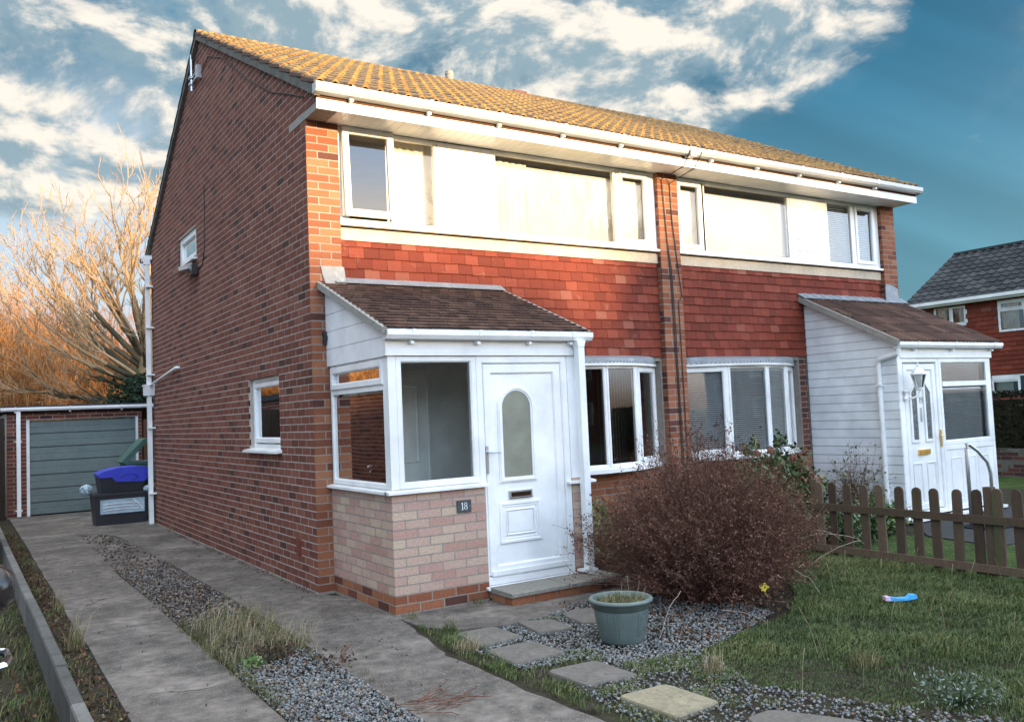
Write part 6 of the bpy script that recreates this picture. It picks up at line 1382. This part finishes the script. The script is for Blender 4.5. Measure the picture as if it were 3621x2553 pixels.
# ---------------------------------------------------------------- houses further off
def plain_house(loc, rz, wdt, dep, eave, ridge, lab, wins, wm='tile_hang', roofm='dark_tile', name='detached_house', group=None):
    t = thing(name, loc, lab, 'house', group); t.rotation_euler = (0, 0, 0); ca, sa = math.cos(rz), math.sin(rz); O = Vector(loc)
    Wd = lambda u, d, z: (O.x + ca * u - sa * (-d), O.y + sa * u + ca * (-d), O.z + z)      # front at d=0, d outwards
    mb = MB(); core(mb, Wd, -wdt / 2, wdt / 2, 0, eave, [w_[:4] for w_ in wins], -.25, -.012); mb.box(-wdt / 2, wdt / 2, -dep, -dep + .2, 0, eave, Wd); 
    for s_ in (-1, 1):
        u0 = s_ * wdt / 2; mb.prism([(-dep, 0), (0, 0), (0, eave), (-dep / 2, ridge - .08), (-dep, eave)], min(u0, u0 - s_ * .2), max(u0, u0 - s_ * .2), lambda a, b, c: Wd(b, a, c))
    mb.build('wall', 'brick', t)
    mb = MB(); tiles(mb, lambda u, s_, n_: Wd(u, n_, s_), -wdt / 2, wdt / 2, 0, eave, .33, .14, .02, .014, None, .003) if wm == 'tile_hang' else bricks(mb, Wd, -wdt / 2, wdt / 2, 0, eave, [w_[:4] for w_ in wins])
    if wm == 'tile_hang':      # drop the tiles that would cover a window
        keepf = []
        inv = lambda p: ((p[0] - O.x) * ca + (p[1] - O.y) * sa, p[2] - O.z)
        V2, F2, U2, R2, M2 = [], [], [], [], []; ui = 0
        for f, r_, m_ in zip(mb.F, mb.R, mb.MI):
            cu = inv(mb.V[f[0]]); cu2 = inv(mb.V[f[1]]); mx_ = ((cu[0] + cu2[0]) / 2, max(cu[1], inv(mb.V[f[-1]])[1]))
            if not any(a - .12 < mx_[0] < b + .12 and c_ < mx_[1] < d_ + .1 for a, b, c_, d_ in [w_[:4] for w_ in wins]):
                i = len(V2); V2 += [mb.V[q] for q in f]; F2.append(tuple(range(i, i + len(f)))); U2 += mb.UV[ui:ui + len(f)]; R2.append(r_); M2.append(m_)
            ui += len(f)
        mb.V, mb.F, mb.UV, mb.R, mb.MI = V2, F2, U2, R2, M2
    mb.build('tile_hanging' if wm == 'tile_hang' else 'brickwork', wm, t, recalc=False)
    mb = MB(); mb.box(-wdt / 2 + .2, wdt / 2 - .2, -1.6, -1.5, 0, eave, Wd); mb.build('room_interior', 'interior_dark', t)
    for w_ in wins:
        a, b, c_, d_ = w_[:4]; li = w_[4] if len(w_) > 4 else [(a + .03, (a + b) / 2, c_ + .03, d_ - .03, 'f'), ((a + b) / 2, b - .03, c_ + .03, d_ - .03, 's')]
        fo = window(t, lambda u, d, z: Wd(u, d - .01, z), a, b, c_, d_, li, w=.06)
        curtain(fo, Wd, a + .05, a + (b - a) * .34, c_ + .05, d_ - .05, -.12); curtain(fo, Wd, b - (b - a) * .3, b - .05, c_ + .05, d_ - .05, -.12)
    hd = dep / 2; Lr = math.hypot(hd + .3, ridge - eave); al = math.atan2(ridge - eave, hd + .3)
    for s_ in (0, 1):
        if s_ == 0: Pf = lambda u, q, n_: Wd(u, .3 - q * math.cos(al) + n_ * math.sin(al), eave - .05 + q * math.sin(al) + n_ * math.cos(al))
        else: Pf = lambda u, q, n_: Wd(u, -dep - .3 + q * math.cos(al) - n_ * math.sin(al), eave - .05 + q * math.sin(al) + n_ * math.cos(al))
        roll_roof(Pf, -wdt / 2 - .1, wdt / 2 + .1, 0, Lr, .30, .05, .33, .03, 4, 'roof', roofm, t)
    mb = MB(); mb.prism([(-wdt / 2 - .1, ridge + .02), (-wdt / 2 - .1, ridge - .06), (wdt / 2 + .1, ridge - .06), (wdt / 2 + .1, ridge + .02)], -hd - .12, -hd + .12, lambda u, d, z: Wd(u, d, z)); mb.build('ridge_tile', roofm, t)
    mb = MB(); mb.box(-wdt / 2 - .1, wdt / 2 + .1, .0, .30, eave - .16, eave - .06, Wd); mb.build('fascia', 'white', t)
    mb = MB(); mb.box(-wdt / 2 - .1, wdt / 2 + .1, .301, .40, eave - .10, eave + .0, Wd); mb.build('gutter', 'white', t)
    return t
# far house on the right: its front faces -x; local u runs along -y
FHW = 13.0
fu = lambda y: -(y - 2.6)           # world y -> local u  (centre at y=2.6)
li1 = lambda a, b, c_, d_: [(a + .03, (a + b) / 2 - .05, c_ + .03, c_ + (d_ - c_) * .68, 'f'), (a + .03, (a + b) / 2 - .05, c_ + (d_ - c_) * .68, d_ - .03, 's'), ((a + b) / 2 - .05, b - .03, c_ + .03, d_ - .03, 'f')]
wf = [(fu(8.35), fu(7.25), 3.75, 4.42, None), (fu(6.3), fu(4.6), 3.42, 4.38, None), (fu(6.65), fu(4.9), 1.55, 2.12, None), (fu(1.5), fu(0.1), 3.4, 4.38, None)]
wf = [(a, b, c_ + .1, d_ + .1, li1(a, b, c_ + .1, d_ + .1)) if k else (a, b, c_ + .1, d_ + .1) for k, (a, b, c_, d_, _) in enumerate(wf)]
plain_house((24, 2.6, -.1), -math.pi / 2, FHW, 6.0, 4.68, 6.65, 'separate dark roofed house hung with deep red tiles at the far right', wf)
# two houses across the road, behind the photographer: they shade the lower half of the front
ww = lambda xs, zs: [(x - .7, x + .7, z, z + 1.1) for x in xs for z in zs]
plain_house((8.2, -31.5, -.1), math.pi, 15.4, 8, 4.6, 7.7, 'brick house across the road opposite the porch numbered 18, seen mirrored in the windows', ww((-5, -1.8, 1.8, 5), (.9, 3.1)), 'brick', group='houses across the road')
plain_house((24.5, -31.5, -.1), math.pi, 15, 8, 4.8, 8.25, 'brick house across the road to the right, its roof higher than the others', ww((-5, -1.8, 1.8, 5), (.9, 3.1)), 'brick', group='houses across the road')
plain_house((-13.2, -31.5, -.1), math.pi, 22, 8, 4.6, 7.7, 'long brick house across the road to the left', ww((-8, -5, -1.8, 1.8, 5, 8), (.9, 3.1)), 'brick', group='houses across the road')
# neighbour's garage along the left boundary, out of the picture but mirrored in the side panes
NGR = thing('garage', (-4.7, 10, -.16), 'neighbouring brick garage with a white side door, mirrored in the porch side pane', 'garage')
TN = lambda u, d, z: (-3.4 + d, u, z - .16)
mb = MB(); mb.box(-6.0, -3.404, 5.2, 15.0, -.16, 2.15); mb.build('wall', 'mortar_dark', NGR)
mb = MB(); bricks(mb, TN, 5.2, 15.0, 0, 2.3, [(12.0, 12.9, 0, 2.02)], 0, None, 0, 1, dark=.1); bricks(mb, FR(5.2), -6.0, -3.41, -.15, 2.15, [(-5.8, -3.8, -.2, 1.9)]); mb.build('brickwork', 'brick', NGR)
mb = MB(); mb.box(-5.8, -3.8, 5.15, 5.19, -.14, 1.9); mb.build('garage_door', 'white_old', NGR)
mb = MB(); mb.box(12.02, 12.88, .0, .02, .02, 2.0, TN); mb.build('side_door', 'white', NGR)
mb = MB(); mb.box(-6.1, -3.3, 5.1, 15.1, 2.15, 2.28); mb.build('roof', 'roof_felt', NGR)
# neighbour on the left of the drive
plain_house((-9.5, 4.2, -.16), math.pi / 2, 8.0, 8, 4.6, 7.0, 'neighbouring brick house across the drive, seen mirrored in the gable window', [(-2.6, -1.8, .05, 2.1), (-.4, .5, 3.2, 4.1)], 'brick', name='neighbour_house')
# hedge on its brick wall at the right
hw = MB(); hw.box(14.0, 14.2, -6.5, 3.5, -.05, .52); hwo = hw.build('garden_wall', 'verge', loc=(14.1, -1.5, 0)); setp(hwo, 'low dark brick garden wall beneath the hedge at the right edge', 'wall')
mb = MB(); bricks(mb, SI(14.0), -6.5, 3.5, 0, .52, (), 0, None, 0, .3, dark=.6); mb.build('brickwork', 'brick', hwo)
leafmass('hedge', (14.6, -1.5, 1.02), (.55, 5.0, .58), 30000, .05, 'hedge', 'tall dark clipped hedge above the garden wall at the right edge', 'hedge', box=True, trunk=False)
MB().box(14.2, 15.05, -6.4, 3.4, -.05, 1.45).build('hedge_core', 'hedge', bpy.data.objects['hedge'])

# ---------------------------------------------------------------- parked car at the left edge
def car(loc, rz):
    t = thing('parked_car', loc, 'dark shiny car with chrome handles, parked right at the left edge', 'car'); O = Vector(loc); ca, sa = math.cos(rz), math.sin(rz)
    Wc = lambda x, y, z: (O.x + ca * x - sa * y, O.y + sa * x + ca * y, O.z + z)     # y forward
    st = [(-2.15, .45, .70, .72, .55), (-2.08, .30, .88, .90, .72), (-1.75, .24, .98, 1.02, .80), (-1.2, .24, 1.0, 1.40, .60), (-.3, .24, 1.0, 1.46, .58), (.5, .24, .99, 1.42, .58), (1.15, .24, .96, 1.02, .70), (1.75, .24, .88, .90, .72), (2.05, .32, .74, .76, .66), (2.15, .42, .60, .62, .55)]
    hwid = .88; rings = []
    for (y, zb, zw, zt, wt) in st:
        k = .86 if abs(y) > 2.1 else (.94 if abs(y) > 2 else 1)
        L = [(-hwid * k * .93, zb), (-hwid * k, zb + .18), (-hwid * k, zw - .22), (-hwid * k * .965, zw - .03), (-hwid * k * .93, zw), (-wt - .05, zt - .04), (-wt + .08, zt), (0, zt + .01)]
        L = [(x, z * 1.13) for x, z in L]; rings.append([(x, y, z) for x, z in L] + [(-x, y, z) for x, z in L[-2::-1]])
    mb = MB(); gl = MB()
    for A, B in zip(rings, rings[1:]):
        for i in range(len(A) - 1):
            q = [Wc(*A[i]), Wc(*A[i + 1]), Wc(*B[i + 1]), Wc(*B[i])]
            gls = (i in (4, 9)) and A[0][1] > -1.8 and B[0][1] < 1.2
            (gl if gls else mb).face(q, None, .5)
    for Rg in (rings[0], rings[-1]): mb.face([Wc(*p) for p in Rg], None, .5)
    mb.build('body', 'car', t, smooth=True); gl.build('side_glass', 'carglass', t, smooth=True)
    for (a, b, z0, z1, y0, y1) in ((-.62, .62, 1.17, 1.59, 1.12, .52), (-.62, .62, 1.17, 1.56, -1.73, -1.22)):
        s_ = 1 if y0 > 0 else -1; MB().face([Wc(a - .05, y0 + .012 * s_, z0), Wc(b + .05, y0 + .012 * s_, z0), Wc(b - .08, y1 + .012 * s_, z1), Wc(a + .08, y1 + .012 * s_, z1)]).build('windscreen' if s_ > 0 else 'rear_window', 'carglass', t, recalc=False)
    for x in (-.80, .80):
        for y in (-1.35, 1.35):
            mb = MB(); mb.lathe([(0, -.11), (.20, -.11), (.30, -.10), (.325, -.07), (.325, .07), (.30, .10), (.20, .11), (0, .11)], (0, 0, 0), 24); mb.V = [Wc(x + v[2], y + v[0], .325 + v[1]) for v in mb.V]; w_ = mb.build('wheel', 'rubber', t)
            mb = MB(); mb.lathe([(0, .115), (.19, .115), (.2, .105)], (0, 0, 0), 24); sg2 = 1 if x > 0 else -1; mb.V = [Wc(x + v[2] * sg2, y + v[0], .325 + v[1]) for v in mb.V]; mb.build('rim', 'chrome', w_, recalc=False)
    for y in (.42, -.52):
        mb = MB(); mb.tube([Wc(hwid - .04, y - .11, 1.045), Wc(hwid + .022, y - .085, 1.05), Wc(hwid + .034, y - .02, 1.055), Wc(hwid + .030, y + .06, 1.058), Wc(hwid - .03, y + .11, 1.06)], [.010, .012, .013, .012, .009], 8)
        h_ = mb.build('door_handle', 'chrome', t); mb = MB(); mb.box(hwid - .06, hwid + .004, y - .085, y + .085, 1.025, 1.085, Wc); mb.build('handle_recess', 'black', h_)
    mb = MB(); mb.lathe([(0, -.13), (.05, -.125), (.085, -.08), (.095, 0), (.085, .08), (.05, .125), (0, .13)], (0, 0, 0), 20); mb.V = [Wc(hwid - .03 + v[2] * .8, 1.05 + v[0] * 1.1, 1.17 + v[1] * .95) for v in mb.V]; m2 = mb.build('wing_mirror', 'car', t, smooth=True)
    mb = MB(); mb.tube([Wc(hwid - .08, 1.0, 1.05), Wc(hwid - .03, 1.04, 1.12)], .03, 8); mb.build('mirror_arm', 'black', m2)
    for s_ in (-1, 1):
        mb = MB(); mb.box(.55 * s_ - .16, .55 * s_ + .16, 2.02, 2.12, .58, .70, Wc); mb.build('headlight', 'chrome', t); mb = MB(); mb.box(.66 * s_ - .12, .66 * s_ + .12, -2.14, -2.05, .62, .85, Wc); mb.build('tail_light', 'bin_black', t)
    return t
car((-3.63, -5.25, -.12), R(-1.0))
